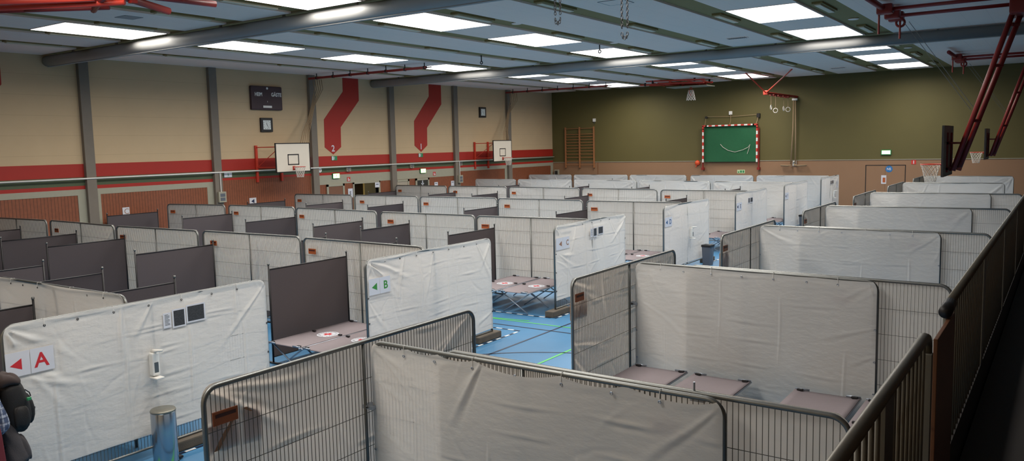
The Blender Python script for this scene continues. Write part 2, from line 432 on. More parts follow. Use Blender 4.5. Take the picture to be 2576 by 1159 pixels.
# right and near walls, gallery
wr = MB().box((XR,Y0-0.2,0),(XR+0.2,Y1+0.2,7.2)).build('wall_right', M['wood_dark']); struct(wr)
wn = MB().box((XW-0.2,Y0-0.2,0),(XR+0.2,Y0,7.2)).build('wall_near', M['cream']); struct(wn)
gal = MB().box((-0.44,Y0,1.75),(XR,Y1,2.0)).box((-0.36,Y0,0),(-0.3,Y1,1.75)).build('floor_gallery', M['dark']); struct(gal)

# ------------------------------------------------------------------ barrier fences
HT = 2.03; TR = 0.021; CR = 0.13
MESH = {}
def rounded_path(L, z0, top, r, inset=0.0, n=7):
    P = [(inset, 0, z0)]
    for i in range(n+1):
        a = PI - PI/2*i/n
        P.append((inset + r + r*math.cos(a), 0, top - r + r*math.sin(a)))
    for i in range(n+1):
        a = PI/2 - PI/2*i/n
        P.append((L - inset - r + r*math.cos(a), 0, top - r + r*math.sin(a)))
    P.append((L - inset, 0, z0))
    return P
def fence_meshes(L):
    k = round(L, 2)
    if k in MESH: return MESH[k]
    top = HT - TR
    f = MB().tube(rounded_path(L, 0.0, top, CR, TR), TR, 8)
    f.tube([(TR,0,0.15),(L-TR,0,0.15)], TR*0.8, 8)
    fr = f.mesh('frame', True)
    c = MB().tube([(L/2,0,0.15),(L/2,0,top-0.005)], 0.0165, 8).mesh('centre_post', True)
    w = MB(); n = int(L/0.0425)
    for i in range(1, n):
        x = i*L/n; e = 0.0022
        zt = top
        d = min(x, L-x) - TR
        if d < CR: zt = top - CR + math.sqrt(max(0, CR*CR-(CR-d)**2))
        w.add([(x-e,-e,0.15),(x+e,-e,0.15),(x+e,e,0.15),(x-e,e,0.15),(x-e,-e,zt),(x+e,-e,zt),(x+e,e,zt),(x-e,e,zt)],
              [(0,1,5,4),(1,2,6,5),(2,3,7,6),(3,0,4,7)])
    for z in (0.31, 0.645, 0.98, 1.315, 1.65):
        w.box((TR,-0.0062,z-0.0022),(L-TR,-0.002,z+0.0022))
    wm = w.mesh('wire_mesh')
    MESH[k] = (fr, c, wm); return MESH[k]

def tarp_mesh(L, seed, side, amp=1.0, sag=0.0, bot=0.30, top=HT-0.006, flat=(), nx=None, nz=64, base=0.03, edge_in=0.022):
    rng = np.random.default_rng(seed)
    nx = nx or int(L*(84 if nz > 60 else 36))
    u = np.linspace(0, 1, nx+1); v = np.linspace(0, 1, nz+1)
    U, V = np.meshgrid(u, v)
    Z = bot + V*(top-bot)
    ev = np.linspace(0.12, L-0.12, 9)                      # eyelets
    X0 = U*L
    if sag > 0:                                             # top hem hangs between the ties
        ph = np.zeros_like(X0)
        tie = [0.0, 0.45*L/3.5, 0.82*L/3.5, 1.25*L/3.5, 2.15*L/3.5, 2.75*L/3.5, L]
        for a, b in zip(tie[:-1], tie[1:]):
            mk_ = (X0 >= a) & (X0 <= b); tt = (X0-a)/(b-a)
            ph = np.where(mk_, 4*tt*(1-tt)*(b-a), ph)
        Z = Z - V**8 * (0.02 + ph*sag)
    dz = np.clip(Z-(HT-CR), 0, CR)
    inset = (CR - np.sqrt(np.maximum(CR*CR-dz*dz, 0.0)))*0.9
    inset = inset + edge_in
    X = inset + U*(L-2*inset)
    D = np.zeros_like(X)
    # drag folds fanning out from eyelets and corners, slightly curved
    for k in range(int(9*amp)+4):
        q = rng.random()
        if q < 0.4: p = np.array([0.03 if rng.random() < 0.5 else L-0.03, HT-0.05])
        elif q < 0.72: p = np.array([rng.choice(ev), HT-0.04])
        else: p = np.array([0.02 if rng.random() < 0.5 else L-0.02, rng.uniform(0.5, 1.7)])
        if p[0] < 0.1: ang = rng.uniform(-1.25, -0.2)
        elif p[0] > L-0.1: ang = rng.uniform(-PI+0.2, -PI+1.25)
        else: ang = -PI/2 + (0.5 if p[0] > L*0.5 else -0.5)*rng.uniform(-0.2, 1.3)
        d = np.array([math.cos(ang), math.sin(ang)]); nn = np.array([-d[1], d[0]])
        t = (X-p[0])*d[0] + (Z-p[1])*d[1]; s = (X-p[0])*nn[0] + (Z-p[1])*nn[1]
        s = s + rng.uniform(-0.16, 0.16)*t*t + 0.012*np.sin(t*rng.uniform(3, 8) + rng.uniform(0, 6))*np.clip(t*2, 0, 1)
        ln = rng.uniform(0.35, 1.3); w = 0.010 + 0.04*np.clip(t/ln, 0, 1)
        env = np.where((t > 0) & (t < ln), np.sin(PI*np.clip(t/ln, 0, 1)**0.7), 0)
        D += rng.uniform(0.008, 0.022)*amp*(env*np.exp(-(s/w)**2) - 0.45*env*np.exp(-((s-1.7*w)/w)**2))
    # packing creases: long broken lines along and across the sheet
    for z in np.arange(0.42, 2.0, 0.31) + rng.uniform(-0.06, 0.06):
        for r_ in range(2):
            a = rng.uniform(-0.3, L*0.8); b = a + rng.uniform(0.6, 1.8)
            m_ = 1/(1+np.exp(-np.minimum(X-a, b-X)/0.03))
            zz = z + rng.uniform(-0.05, 0.05) + 0.014*np.sin(X*rng.uniform(2, 5)+z*7)
            e = (Z-zz)
            D += 0.010*min(1.0, amp+0.1)*m_*(np.exp(-(e/0.015)**2) - 0.6*np.exp(-((e+0.032)/0.022)**2))*(0.55+0.45*np.sin(X*7+z))
    for x in np.arange(0.5, L, 0.86) + rng.uniform(-0.15, 0.15):
        a = rng.uniform(0.1, 0.9); b = a + rng.uniform(0.5, 1.3)
        m_ = 1/(1+np.exp(-np.minimum(Z-a, b-Z)/0.04))
        e = X - x - 0.01*np.sin(Z*4+x)
        D += 0.011*min(1.0, amp+0.15)*m_*(np.exp(-(e/0.016)**2) - 0.5*np.exp(-((e+0.03)/0.02)**2))
    # shallow crumpling
    for k in range(26):
        c = np.array([rng.uniform(0, L), rng.uniform(0.3, 1.95)]); an = rng.uniform(0, PI); ln = rng.uniform(0.1, 0.32)
        t = (X-c[0])*math.cos(an) + (Z-c[1])*math.sin(an); s = -(X-c[0])*math.sin(an) + (Z-c[1])*math.cos(an) + 0.5*t*t
        D += rng.uniform(-0.006, 0.007)*amp*np.exp(-(t/ln)**2)*np.exp(-(s/0.022)**2)
    # slow billow
    for k in range(5):
        fx, fz = rng.uniform(0.5, 2.2), rng.uniform(0.5, 2.0); a, b = rng.uniform(0, 6, 2)
        D += 0.009*min(1.0, amp+0.3)*np.sin(X*fx*2+a)*np.sin(Z*fz*2+b)
    for (a, b, c, d) in flat:
        mm = 1/(1+np.exp(-np.minimum.reduce([X-a+.03, b+.03-X, Z-c+.03, d+.03-Z])/0.012))
        D = D*(1-mm) + 0.0*mm
    edge = np.minimum.reduce([U*L/0.05, (1-U)*L/0.05, np.ones_like(U)])
    D *= np.clip(edge, 0, 1)
    Y = side*(base + np.clip(D, -0.024, 0.06))
    co = np.stack([X, Y, Z], -1).reshape(-1, 3)
    W = nx+1
    idx = np.arange(W*nz).reshape(nz, W)[:, :-1].reshape(-1)
    faces = np.stack([idx, idx+1, idx+W+1, idx+W], -1)
    me = bpy.data.meshes.new('tarpaulin')
    me.from_pydata(co.tolist(), [], faces.tolist()); me.update()
    me.polygons.foreach_set('use_smooth', [True]*len(me.polygons))
    return me

plate_me = MB().box((-0.115,-0.006,-0.055),(0.115,0.006,0.055)).mesh('name_plate')
print_me = MB().box((-0.095,-0.008,0.005),(0.095,-0.006,0.034)).mesh('dark_lettering')
block_me = MB().bbox((-0.37,-0.115,0.0),(0.37,0.115,0.135),0.02).mesh('foot_block')
eye_me = {k: MB().ring((0,0,0), 0.011, 0.004, 'y', 10, 5).mesh('eyelet') for k in (True, False)}
tie_me = {k: MB().tube([(0, k*0.04, HT-0.07), (0, k*0.03, HT), (0, -k*0.024, HT-0.005), (0, -k*0.026, HT-0.05)], 0.003, 5).mesh('cable_tie') for k in (1, -1)}
SEED = [10]
def fence(p, q, side, label, group, plate=None, blocks=(), amp=1.0, sag=0.0, bot=0.30, flat=(), eyelets=False, tarp=True, post=True, nz=56, extra_clamp=None):
    """panel from p to q; side = +1 sheet on the left of p->q, -1 on the right"""
    p = Vector(p); q = Vector(q); L = (q-p).length
    if abs(L-3.5) < 0.12: L = 3.5
    t = thing('barrier_fence', label, 'fence', (p.x, p.y, 0), math.atan2(q.y-p.y, q.x-p.x), group)
    fr, c, wm = fence_meshes(L)
    link('frame', fr, M['galv'], t); link('wire_mesh', wm, M['wire'], t)
    if post: link('centre_post', c, M['galv'], t)
    SEED[0] += 1
    if tarp:
        tp = link('tarpaulin', tarp_mesh(L, SEED[0], side, amp, sag, bot, flat=flat, nz=nz), M['tarp'], t)
        if eyelets:
            xs = [0.45, 0.82, 1.25, 1.7, 2.15, 2.6, 3.0] if L > 3.3 else np.arange(0.4, L-0.2, 0.5)
            em = M['black'] if sag == 0 else M['alu']
            for x in xs:
                e = link('eyelet', eye_me[sag == 0], em, tp); e.location = (x, side*0.036, HT-0.075-0.02*(sag > 0))
            for z in np.arange(0.55, 1.8, 0.42):
                for ex in (0.035, L-0.035):
                    e = link('eyelet', eye_me[sag == 0], em, tp); e.location = (ex, side*0.034, z)
            for x in xs[:: 2]:
                e = link('cable_tie', tie_me[side], M['white'], tp); e.location = (x, 0, 0)
    if plate is not None:
        ps = -side if plate[0] > 0 else side
        pl = link('name_plate', plate_me, M['plate'], t); pl.location = (abs(plate[0]), -side*0.014, plate[1])
        pl.rotation_euler = (0, 0, 0 if side > 0 else PI)
        pr = link('dark_lettering', print_me, M['plate_dark'], pl)
    for x in blocks:
        b = link('foot_block', block_me, M['rubber'], t); b.location = (x, 0, 0)
    if extra_clamp is not None:
        g = MB(); x = extra_clamp
        g.box((x-0.035,-0.05,HT-0.05),(x+0.035,0.05,HT-0.02)); g.cyl((x-0.03,0,HT-0.03),(x-0.03,0,HT+0.06),0.008,8); g.box((x-0.05,-0.03,HT-0.075),(x+0.06,0.03,HT-0.05))
        g.build('clamp', M['alu'], t)
    return t

ROWS = {}
def row(pts, side, what, group, **kw):
    n = len(pts); ROWS[what.split()[-1] if 'letter' in what else 'G'] = pts
    for i, (a, b) in enumerate(pts):
        k = n-1-i
        fence(a, b, side, 'wire fence panel with white sheet, %s, %s' % (what, ['nearest the aisle', 'second from the aisle', 'third from the aisle', 'fourth from the aisle', 'fifth from the aisle'][k]), group,
              plate=(0.3 if i % 2 == 0 else 0.42, 1.74), **kw)
# row A : only its aisle panel is in view, sheet on the camera side
fence((-13.44,5.6),(-9.9,5.62), -1, 'cream lit white-sheeted fence panel behind the letter A partition', 'fence row behind letter A', eyelets=True, amp=0.8)
row([((-27.4,11.25),(-24.1,11.42)),((-24.0,11.46),(-20.28,11.27)),((-20.12,11.22),(-16.82,11.36)),((-16.72,11.4),(-13.36,11.46)),((-13.2,11.38),(-9.62,11.2))], 1, 'row behind letter B', 'fence row behind letter B', nz=56)
row([((-26.95,17.0),(-24.1,17.4)),((-23.96,17.42),(-20.62,17.5)),((-20.38,17.34),(-16.62,17.14)),((-16.42,17.06),(-12.95,17.02)),((-12.84,16.94),(-9.5,17.1))], 1, 'row behind letter C', 'fence row behind letter C', nz=44)
row([((-26.9,22.85),(-23.66,23.04)),((-23.56,23.06),(-20.22,23.1)),((-20.04,22.98),(-16.64,23.1)),((-16.46,23.0),(-12.96,22.9)),((-12.8,22.8),(-9.5,22.9))], 1, 'row behind letter D', 'fence row behind letter D', nz=40)
row([((-27.5,29.75),(-24.15,29.65)),((-23.98,29.55),(-20.64,29.6)),((-20.54,29.58),(-16.68,29.2)),((-16.6,29.18),(-13.04,29.0)),((-12.92,28.85),(-9.5,28.8))], 1, 'row behind letter E', 'fence row behind letter E', nz=36)
row([((-27.4,36.2),(-24.6,36.15)),((-24.5,36.15),(-21.0,36.0)),((-20.9,35.98),(-17.2,35.7)),((-17.1,35.7),(-13.3,35.2)),((-13.2,35.2),(-9.5,34.85))], -1, 'row behind letter F', 'fence row behind letter F', nz=36, amp=1.5, post=False)
row([((-27.6,41.95),(-24.5,41.95)),((-24.36,41.92),(-20.68,41.75)),((-20.56,41.7),(-16.96,41.55)),((-16.84,41.52),(-13.3,41.4)),((-13.2,41.38),(-9.5,41.15))], -1, 'rearmost row by the olive wall', 'rearmost fence row', nz=36, amp=1.5, post=False)

# partitions along the aisle that carry the letters (sheet on the aisle side)
FL = {'A': [(0.0,0.55,1.42,1.76),(1.9,2.48,1.6,1.9),(1.6,1.8,1.0,1.45)], 'B': [(0.02,0.6,1.4,1.7)], 'C': [(0.02,0.66,1.37,1.8),(1.7,2.3,1.58,1.85)], 'D': [(0.05,0.6,1.35,1.7)], 'E': [(0.1,0.55,1.4,1.7)], 'F': [], 'G': []}
for k, y0, bl in (('A',3.87,(0.45,2.25,3.3)),('B',9.35,(0.3,3.28)),('C',15.25,(0.12,3.3)),('D',21.17,(0.3,3.42)),('E',27.18,()),('F',32.98,()),('G',38.85,())):
    nm = {'F':'with a pale letter F sheet','G':'nearest the olive wall on the aisle'}.get(k, 'carrying the letter %s' % k)
    fence((-9.4,y0),(-9.4,y0+3.5), -1, 'white-sheeted aisle partition %s' % nm, 'lettered partitions along the aisle', eyelets=k in 'ABC', blocks=bl,
          amp={'A':1.0,'B':1.3,'C':1.3,'D':0.8,'E':1.3}.get(k,1.0), flat=FL[k], bot=0.33 if k in 'AC' else 0.2, nz=110 if k in 'ABC' else 48)

# short partitions on the gallery side of the aisle
dn = ['nearest the camera', 'second from the camera', 'third from the camera', 'fourth from the camera', 'fifth from the camera', 'sixth from the camera', 'farthest from the camera']
for i, y0 in enumerate((3.61, 9.27, 14.98, 20.8, 26.6, 32.4, 38.3)):
    fence((-5.45,y0),(-5.45,y0+3.5), 1, 'wire fence panel crossing the row end on gallery side of aisle, %s' % dn[i], 'gallery side aisle partitions', plate=(0.2,1.75), nz=100 if i < 2 else 48, amp=1.2, blocks=(0.3,) if i < 3 else ())
# rows under the gallery: front panel with sheet towards the camera, rear panel overlapping it
for i, (y, dy) in enumerate(((5.42,-0.06),(11.12,-0.2),(17.15,-0.15),(22.8,0.1),(28.75,0.0),(35.15,0.0),(41.05,0.0))):
    fence((-5.4,y),(-1.9,y+dy), -1, 'smooth white-sheeted fence panel under the gallery rail, row %s' % dn[i], 'front panels of the gallery side rows', eyelets=i < 3, sag=(0.07 if i == 0 else 0.01), amp=(0.75 if i == 0 else 0.35 if i < 5 else 1.3), nz=110 if i < 3 else 40, bot=0.08, plate=(3.05,1.74) if i < 4 else None, post=i < 5)
    if i < 5:
        fence((-4.58,y+0.07),(-1.08,y+0.07+dy), 1, 'bare wire side of the overlapping rear fence panel, gallery side row %s' % dn[i], 'rear panels of the gallery side rows', amp=0.5, nz=40, extra_clamp=2.43 if i == 0 else None)
# couplers joining neighbouring frames
for (x, y, lb) in ((-5.42,5.4,'steel coupler joining the two nearest gallery side fences'),(-5.42,11.1,'steel coupler between short fence and second gallery side row'),(-16.52,17.1,'steel coupler between fence posts in row behind letter C')):
    t = thing('fence_coupler', lb, 'coupler', (x, y, 1.38))
    MB().bbox((-0.06,-0.05,-0.02),(0.07,0.06,0.02),0.008).build('clamp_plate', M['alu'], t)
    MB().cyl((0,-0.075,0),(0,0.09,0),0.009,8).build('bolt', M['galv'], t)

# ------------------------------------------------------------------ grey fabric screens
def screen_meshes():
    w, h = 1.9, 1.72
    fab = MB().box((0.02,-0.004,0.12),(w-0.02,0.004,h-0.012)).mesh('fabric_panel')
    post = MB().tube([(0,0,0.02),(0,0,1.80)],0.017,8).mesh('post', True)
    knob = MB().lathe([(0.0,1.80),(0.02,1.80),(0.024,1.815),(0.018,1.835),(0,1.838)],n=10).mesh('knob', True)
    railm = MB().tube([(0,0,h),(w,0,h)],0.013,8).mesh('rail', True)
    foot = MB().bbox((-0.03,-0.24,0),(0.03,0.24,0.025),0.006).mesh('foot')
    return fab, post, knob, railm, foot, w
SM = screen_meshes()
def screen(x, y0, y1dir, label, group, rz=None):
    fab, post, knob, railm, foot, w = SM
    t = thing('fabric_screen', label, 'screen', (x, y0, 0), rz if rz is not None else (PI/2 if y1dir > 0 else -PI/2), group)
    link('fabric_panel', fab, M['screen'], t)
    a = link('rail', railm, M['black'], t)
    b = link('rail', railm, M['black'], t); b.location.z = -1.60
    for px in (0, w):
        p = link('post', post, M['black'], t); p.location.x = px
        link('knob', knob, M['galv'], p)
        f = link('foot', foot, M['black'], t); f.location.x = px
o5 = ['nearest the aisle', 'second from the aisle', 'third from the aisle', 'fourth from the aisle', 'fifth from the aisle', 'sixth from the aisle']
ROWS['A'] = [((-13.44,5.6),(-9.9,5.62))]
def row_y(L_, x):
    best = min(ROWS[L_], key=lambda ab: max(ab[0][0]-x, x-ab[1][0], 0))
    (xa, ya), (xb, yb) = best
    return ya + (yb-ya)*min(max((x-xa)/(xb-xa), 0), 1)
for L_, xs in (('B', (-11.75,-16.2,-19.6,-22.2,-25.35)), ('C', (-12.2,-15.2,-17.15,-20.3,-23.65,-27.4)),
                   ('D', (-12.72,-16.4,-20.9,-24.1,-27.4)), ('E', (-11.8,-16.2,-21.1,-23.5,-27.4)), ('F', (-11.85,-16.45,-19.9,-24.3))):
    for i, x in enumerate(xs):
        screen(x, row_y(L_, x)-0.10-1.9-(0.05 if L_ == 'F' else 0), 1, 'dark grey fabric screen before the fence row of letter %s, %s' % (L_, o5[i]), 'screens before fence row %s' % L_)
for L_, xs in (('A', (-12.05,-14.25,-16.4,-18.8)), ('B', (-12.4,-14.8)), ('E', (-11.9,-16.3,-19.5,-23.8))):
    for i, x in enumerate(xs):
        screen(x, row_y(L_, x) + 0.14 + (1.0 if L_ == 'E' else 0), 1, 'dark grey fabric screen behind the fence row of letter %s, %s' % (L_, o5[i]), 'screens behind fence row %s' % L_)
screen(-12.15, 3.58, 1, 'dark grey fabric screen in front of the cream sheet by letter A', 'screens before fence row A')
for i, x in enumerate((-17.0, -21.5)):
    screen(x, 39.5, 1, 'dark grey fabric screen before the rearmost fence row, %s' % o5[i], 'screens before rearmost row')

# ------------------------------------------------------------------ camp cots
def cot_meshes():
    W_, L_, Z_ = 0.82, 1.96, 0.50
    nx, ny = 10, 24; v = []; f = []
    for j in range(ny+1):
        for i in range(nx+1):
            u = i/nx; w = j/ny
            v.append((-W_/2+u*W_, -L_/2+w*L_, Z_ - 0.022*math.sin(PI*u)*math.sin(PI*w)**0.4 + (0.012 if i in (0,nx) else 0)))
    for j in range(ny):
        for i in range(nx):
            a = j*(nx+1)+i; f.append((a,a+1,a+nx+2,a+nx+1))
    n0 = len(v); v += [(x,y,z-0.012) for x,y,z in v]
    f += [tuple(n0+k for k in q[::-1]) for q in f[:nx*ny]]
    b = [i for i in range(nx+1)] + [j*(nx+1)+nx for j in range(1,ny+1)] + [ny*(nx+1)+i for i in range(nx-1,-1,-1)] + [j*(nx+1) for j in range(ny-1,0,-1)]
    f += [(b[k], b[(k+1)%len(b)], n0+b[(k+1)%len(b)], n0+b[k]) for k in range(len(b))]
    mb = MB(); mb.add(v, f); can = mb.mesh('canvas', True)
    g = MB()
    for s in (-1, 1): g.tube([(s*(W_/2-0.005), -L_/2-0.03, Z_-0.01), (s*(W_/2-0.005), L_/2+0.03, Z_-0.01)], 0.014, 8)
    side = g.mesh('side_rail', True)
    endb = MB().tube([(-0.09, 0, Z_+0.014), (0.09, 0, Z_+0.014)], 0.014, 8).mesh('end_rod', True)
    leg = MB().tube([(-W_/2+0.03,0,Z_-0.03),(W_/2-0.06,0,0.012)],0.013,8).tube([(W_/2-0.03,0.03,Z_-0.03),(-W_/2+0.06,0.03,0.012)],0.013,8).mesh('leg', True)
    capm = MB().bbox((-0.04,-0.02,Z_+0.004),(0.04,0.02,Z_+0.03),0.008).mesh('hinge')
    return can, side, endb, leg, capm, Z_
CM = cot_meshes()
disc_me = MB().lathe([(0,0.0),(0.2,0.0),(0.2,0.004),(0,0.004)], n=40).mesh('round_emblem')
cr = MB()
for a in (0, PI/2):
    c_, s_ = math.cos(a), math.sin(a)
    pts = [(-0.085,-0.028),(0.085,-0.028),(0.085,0.028),(-0.085,0.028)]
    cr.prism([(x*c_-y*s_, x*s_+y*c_) for x, y in pts], lambda u, v, d: (u, v, 0.0045 + d + (0.0004 if a else 0)), 0.002)
cross_me = cr.mesh('red_cross')
ring_parts = None
def emblem_text():
    mb = MB(); s = 'DEUTSCHES ROTES KREUZ '
    for i, ch in enumerate(s):
        if ch == ' ': continue
        text_tmp = text_obj('lettering', ch, 0.05, lambda u, v, d: (u, v, d), 0, 0, M['black'], None, 0.0, 0.02)
        vs = [tuple(v.co) for v in text_tmp.data.vertices]; fs = [tuple(p.vertices) for p in text_tmp.data.polygons]
        me = text_tmp.data; bpy.data.objects.remove(text_tmp); bpy.data.meshes.remove(me)
        a = PI - 2*PI*i/len(s)
        Rm = Matrix.Rotation(a-PI/2, 3, 'Z')
        mb.add([tuple(Rm @ Vector((x, y+0.158, 0.0052))) for x, y, z in vs], fs)
    return mb.mesh('ring_lettering')
ring_me = emblem_text()
def cot(x, y, label, emblem=True, rz=0.0, group='folding camp cots'):
    can, side, endb, leg, capm, Z_ = CM
    t = thing('camp_cot', label, 'cot', (x, y, 0), rz, group)
    link('canvas', can, M['canvas'], t); link('side_rail', side, M['alu'], t); 
    for sx in (-1,1):
        for sy in (-1,0,1):
            if sy: er = link('end_rod', endb, M['alu'], t); er.location = (sx*0.32, sy*0.985, 0)
            hg = link('hinge', capm, M['black'], t); hg.location = (sx*0.34, sy*0.945, 0)
    for py in (-0.9, -0.02, 0.86):
        l = link('leg', leg, M['alu'], t); l.location.y = py
    if emblem:
        e = link('round_emblem', disc_me, M['paper'], t); e.location = (0, 0.02, Z_-0.018)
        link('red_cross', cross_me, M['ink_red'], e); link('ring_lettering', ring_me, M['black'], e)
cot(-11.02, 9.95, 'grey camp cot with round emblem against the dark screen behind letter A')
cot(-10.14, 9.95, 'grey camp cot on the aisle side, just behind the nearest wire fence')
cot(-11.26, 15.93, 'grey camp cot with emblem beside the dark screen, between letters B and C')
cot(-10.35, 15.95, 'grey camp cot with crossed legs showing, left of the letter C partition')
cot(-11.2, 21.75, 'grey camp cot away from the aisle, between letters C and D')
cot(-10.32, 21.75, 'grey camp cot nearer the aisle, between letters C and D')
cot(-10.2, 27.75, 'grey camp cot seen past the letter D partition and its bin', False)
cot(-10.0, 33.75, 'grey camp cot seen past the letter E partition', False)
cot(-4.85, 9.83, 'grey camp cot in the gallery side bay, nearest the aisle', False, group='gallery side cots')
cot(-3.91, 9.82, 'grey camp cot in the gallery side bay, second from the aisle', False, group='gallery side cots')
cot(-2.48, 9.8, 'grey camp cot in the gallery side bay, beyond the gap', False, group='gallery side cots')
cot(-1.59, 9.78, 'grey camp cot with emblem seen through the handrail bars', True, group='gallery side cots')

# ------------------------------------------------------------------ letter sheets and photo prints on the partitions
XS_ = -9.4 + 0.03 + 0.014                                # just in front of the sheet
def letter_sheet(ch, y, z, ink, ysz, ay, edge, w=0.29, hh=0.27):
    """edge: right-hand edge of the letter's sheet; the arrow's sheet adjoins it"""
    yc = edge - w/2
    t = thing('letter_sign', 'white paper sheet with letter %s taped to its partition' % ch, 'sign', (XS_, yc, z), 0, 'letter sheets')
    MB().box((0,-w/2,-hh/2),(0.002,w/2,hh/2)).build('sheet', M['paper'], t)
    text_obj('letter', ch, ysz, lambda u, v, d: (d+0.002, u, v), y-yc, 0.0, ink, t, 0.001, 0.02)
    ac = edge - w*1.5 - 0.006
    t2 = thing('arrow_sign', 'white paper sheet with arrow pointing left beside letter %s' % ch, 'sign', (XS_, ac, z), 0, 'arrow sheets')
    MB().box((0,-w/2,-hh/2),(0.002,w/2,hh/2)).build('sheet', M['paper'], t2)
    MB().prism([(ay-ac-0.06,-0.01),(ay-ac+0.062,0.058),(ay-ac+0.062,-0.066)], lambda u, v, d: (0.002+d, u, v), 0.001).build('arrow', ink, t2)
letter_sheet('A', 4.255, 1.585, M['ink_red'], 0.225, 3.985, 4.39, 0.25)
letter_sheet('B', 9.79, 1.57, M['ink_green'], 0.19, 9.52, 9.90, 0.25)
letter_sheet('C', 15.77, 1.61, M['ink_brown'], 0.17, 15.46, 15.86)
letter_sheet('D', 21.58, 1.56, M['ink_blue'], 0.20, 21.32, 21.70, 0.25)
letter_sheet('E', 27.61, 1.55, M['ink_navy'], 0.20, 27.32, 27.74, 0.26)
letter_sheet('F', 33.34, 1.55, M['ink_navy'], 0.16, 33.10, 33.48, 0.24)
def print_sheet(y0, y1, z0, z1, label, dark=True, b=0.02):
    t = thing('paper_print', label, 'paper sheet', (XS_, (y0+y1)/2, (z0+z1)/2), 0, 'paper prints on partitions')
    w, h = (y1-y0)/2, (z1-z0)/2
    MB().box((0,-w-b,-h-b),(0.002,w+b,h+b)).build('sheet', M['paper'], t)
    if dark: MB().box((0.002,-w,-h),(0.003,w,h)).build('picture', M['photo'], t)
    else:
        g = MB()
        for k in range(9): g.box((0.002,-w*0.8,h*0.8-k*h*0.19),(0.003,w*(0.8 if k % 3 else 0.4),h*0.8-k*h*0.19+0.006))
        g.build('text_line', M['galv'], t)
print_sheet(5.755, 5.84, 1.64, 1.81, 'white text sheet left of the two dark prints by letter A', False, 0.012)
print_sheet(5.89, 6.04, 1.63, 1.83, 'upright dark photo print on the letter A partition')
print_sheet(6.09, 6.33, 1.655, 1.85, 'wide dark photo print on the letter A partition')
print_sheet(16.87, 16.96, 1.62, 1.80, 'white text sheet on the letter C partition', False, 0.012)
print_sheet(17.02, 17.16, 1.62, 1.80, 'upright dark photo print on the letter C partition')
print_sheet(17.26, 17.48, 1.65, 1.81, 'wide dark photo print on the letter C partition')
print_sheet(28.45, 28.58, 1.61, 1.77, 'upright dark print on the letter E partition')
print_sheet(28.68, 28.92, 1.62, 1.77, 'wide dark print on the letter E partition')
print_sheet(40.56, 40.74, 1.64, 1.80, 'upright dark print on the partition nearest the olive wall')
print_sheet(40.86, 41.1, 1.65, 1.80, 'wide dark print on the partition nearest the olive wall')
print_sheet(41.75, 42.0, 1.42, 1.74, 'white text sheet at the far edge of the partition nearest the olive wall', False)
# tan sheets behind the nearest short fence
for y0, y1, z0, z1, lb in ((3.69,3.98,1.46,1.67,'tan paper sheet hung below the orange plate on nearest short fence'),(4.01,4.20,1.45,1.74,'tan upright paper sheet beside the orange plate on nearest short fence'),):
    tag(MB().box((-5.512,y0,z0),(-5.510,y1,z1)).build('paper_sheet', M['paper_tan']), lb, 'paper sheet')
tag(MB().box((-5.512,9.33,1.44),(-5.510,9.78,1.68)).build('paper_sheet', M['paper_tan']), 'tan paper sheet on second short fence below its plate', 'paper sheet')
tag(MB().box((-5.512,15.05,1.30),(-5.510,15.5,1.66)).build('paper_sheet', M['paper_tan']), 'tan paper sheet on third short fence below its plate', 'paper sheet')

# disinfectant dispensers
def dispenser(y, z, label, s=1.0):
    t = thing('dispenser', label, 'dispenser', (XS_, y, z))
    b = MB(); b.bbox((0,-0.05,-0.14),(0.085,0.05,0.15),0.018); b.build('body', M['white'], t, False)
    MB().bbox((0.02,-0.028,-0.10),(0.088,0.028,0.03),0.004).build('window', M['galv'], t)
    MB().tube([(0.02,0,0.16),(0.09,0,0.175),(0.2,0.02,0.19)],[0.03,0.022,0.012],8).build('lever', M['white'], t, True)
    MB().bbox((0,-0.055,-0.175),(0.16,0.055,-0.155),0.008).build('drip_tray', M['white'], t)
dispenser(5.56, 1.22, 'white hand disinfectant dispenser on the letter A partition')
dispenser(23.07, 1.08, 'white hand disinfectant dispenser on the letter D partition')
dispenser(41.05, 1.12, 'white dispenser on the partition nearest the olive wall')

# bins
t = thing('pedal_bin', 'tall round stainless steel bin by the letter A partition', 'bin', (-9.1, 5.50, 0))
MB().lathe([(0.0,0.02),(0.143,0.02),(0.148,0.03),(0.148,0.665),(0.146,0.67),(0,0.67)], n=40).build('body', M['steel'], t, True)
MB().lathe([(0,0.672),(0.149,0.672),(0.151,0.685),(0.143,0.70),(0,0.704)], n=40).build('lid', M['bin_lid'], t, True)
MB().lathe([(0,0),(0.15,0),(0.15,0.03),(0,0.03)], n=40).build('base_ring', M['black'], t)
MB().bbox((-0.035,0.12,0.015),(0.045,0.21,0.045),0.01).build('pedal', M['black'], t)
def bin2(x, y, label, h=0.62):
    t = thing('waste_bin', label, 'bin', (x, y, 0), -0.1)
    g = MB()
    a, b = 0.115, 0.14
    v = [(-a,-a,0.0),(a,-a,0.0),(a,a,0.0),(-a,a,0.0),(-b,-b,h),(b,-b,h),(b,b,h),(-b,b,h)]
    g.add(v, [(0,3,2,1),(0,1,5,4),(1,2,6,5),(2,3,7,6),(3,0,4,7),(4,5,6,7)]); g.build('body', M['bin_grey'], t)
    MB().bbox((-0.155,-0.155,h-0.05),(0.155,0.155,h+0.02),0.012).build('lid', M['black'], t)
    MB().box((0.135,0.0,0.02),(0.139,0.012,h-0.05)).build('seam', M['alu'], t)
bin2(-9.12, 23.9, 'dark grey square bin in front of the letter D partition')
bin2(-9.15, 35.0, 'dark grey square bin in front of the letter F partition')
t = thing('bench', 'low pale bench at the far end of the aisle by the tan wall', 'bench', (-7.9, 43.6, 0))
MB().bbox((-1.1,-0.15,0.40),(1.1,0.15,0.45),0.01).build('seat', M['wood'], t)
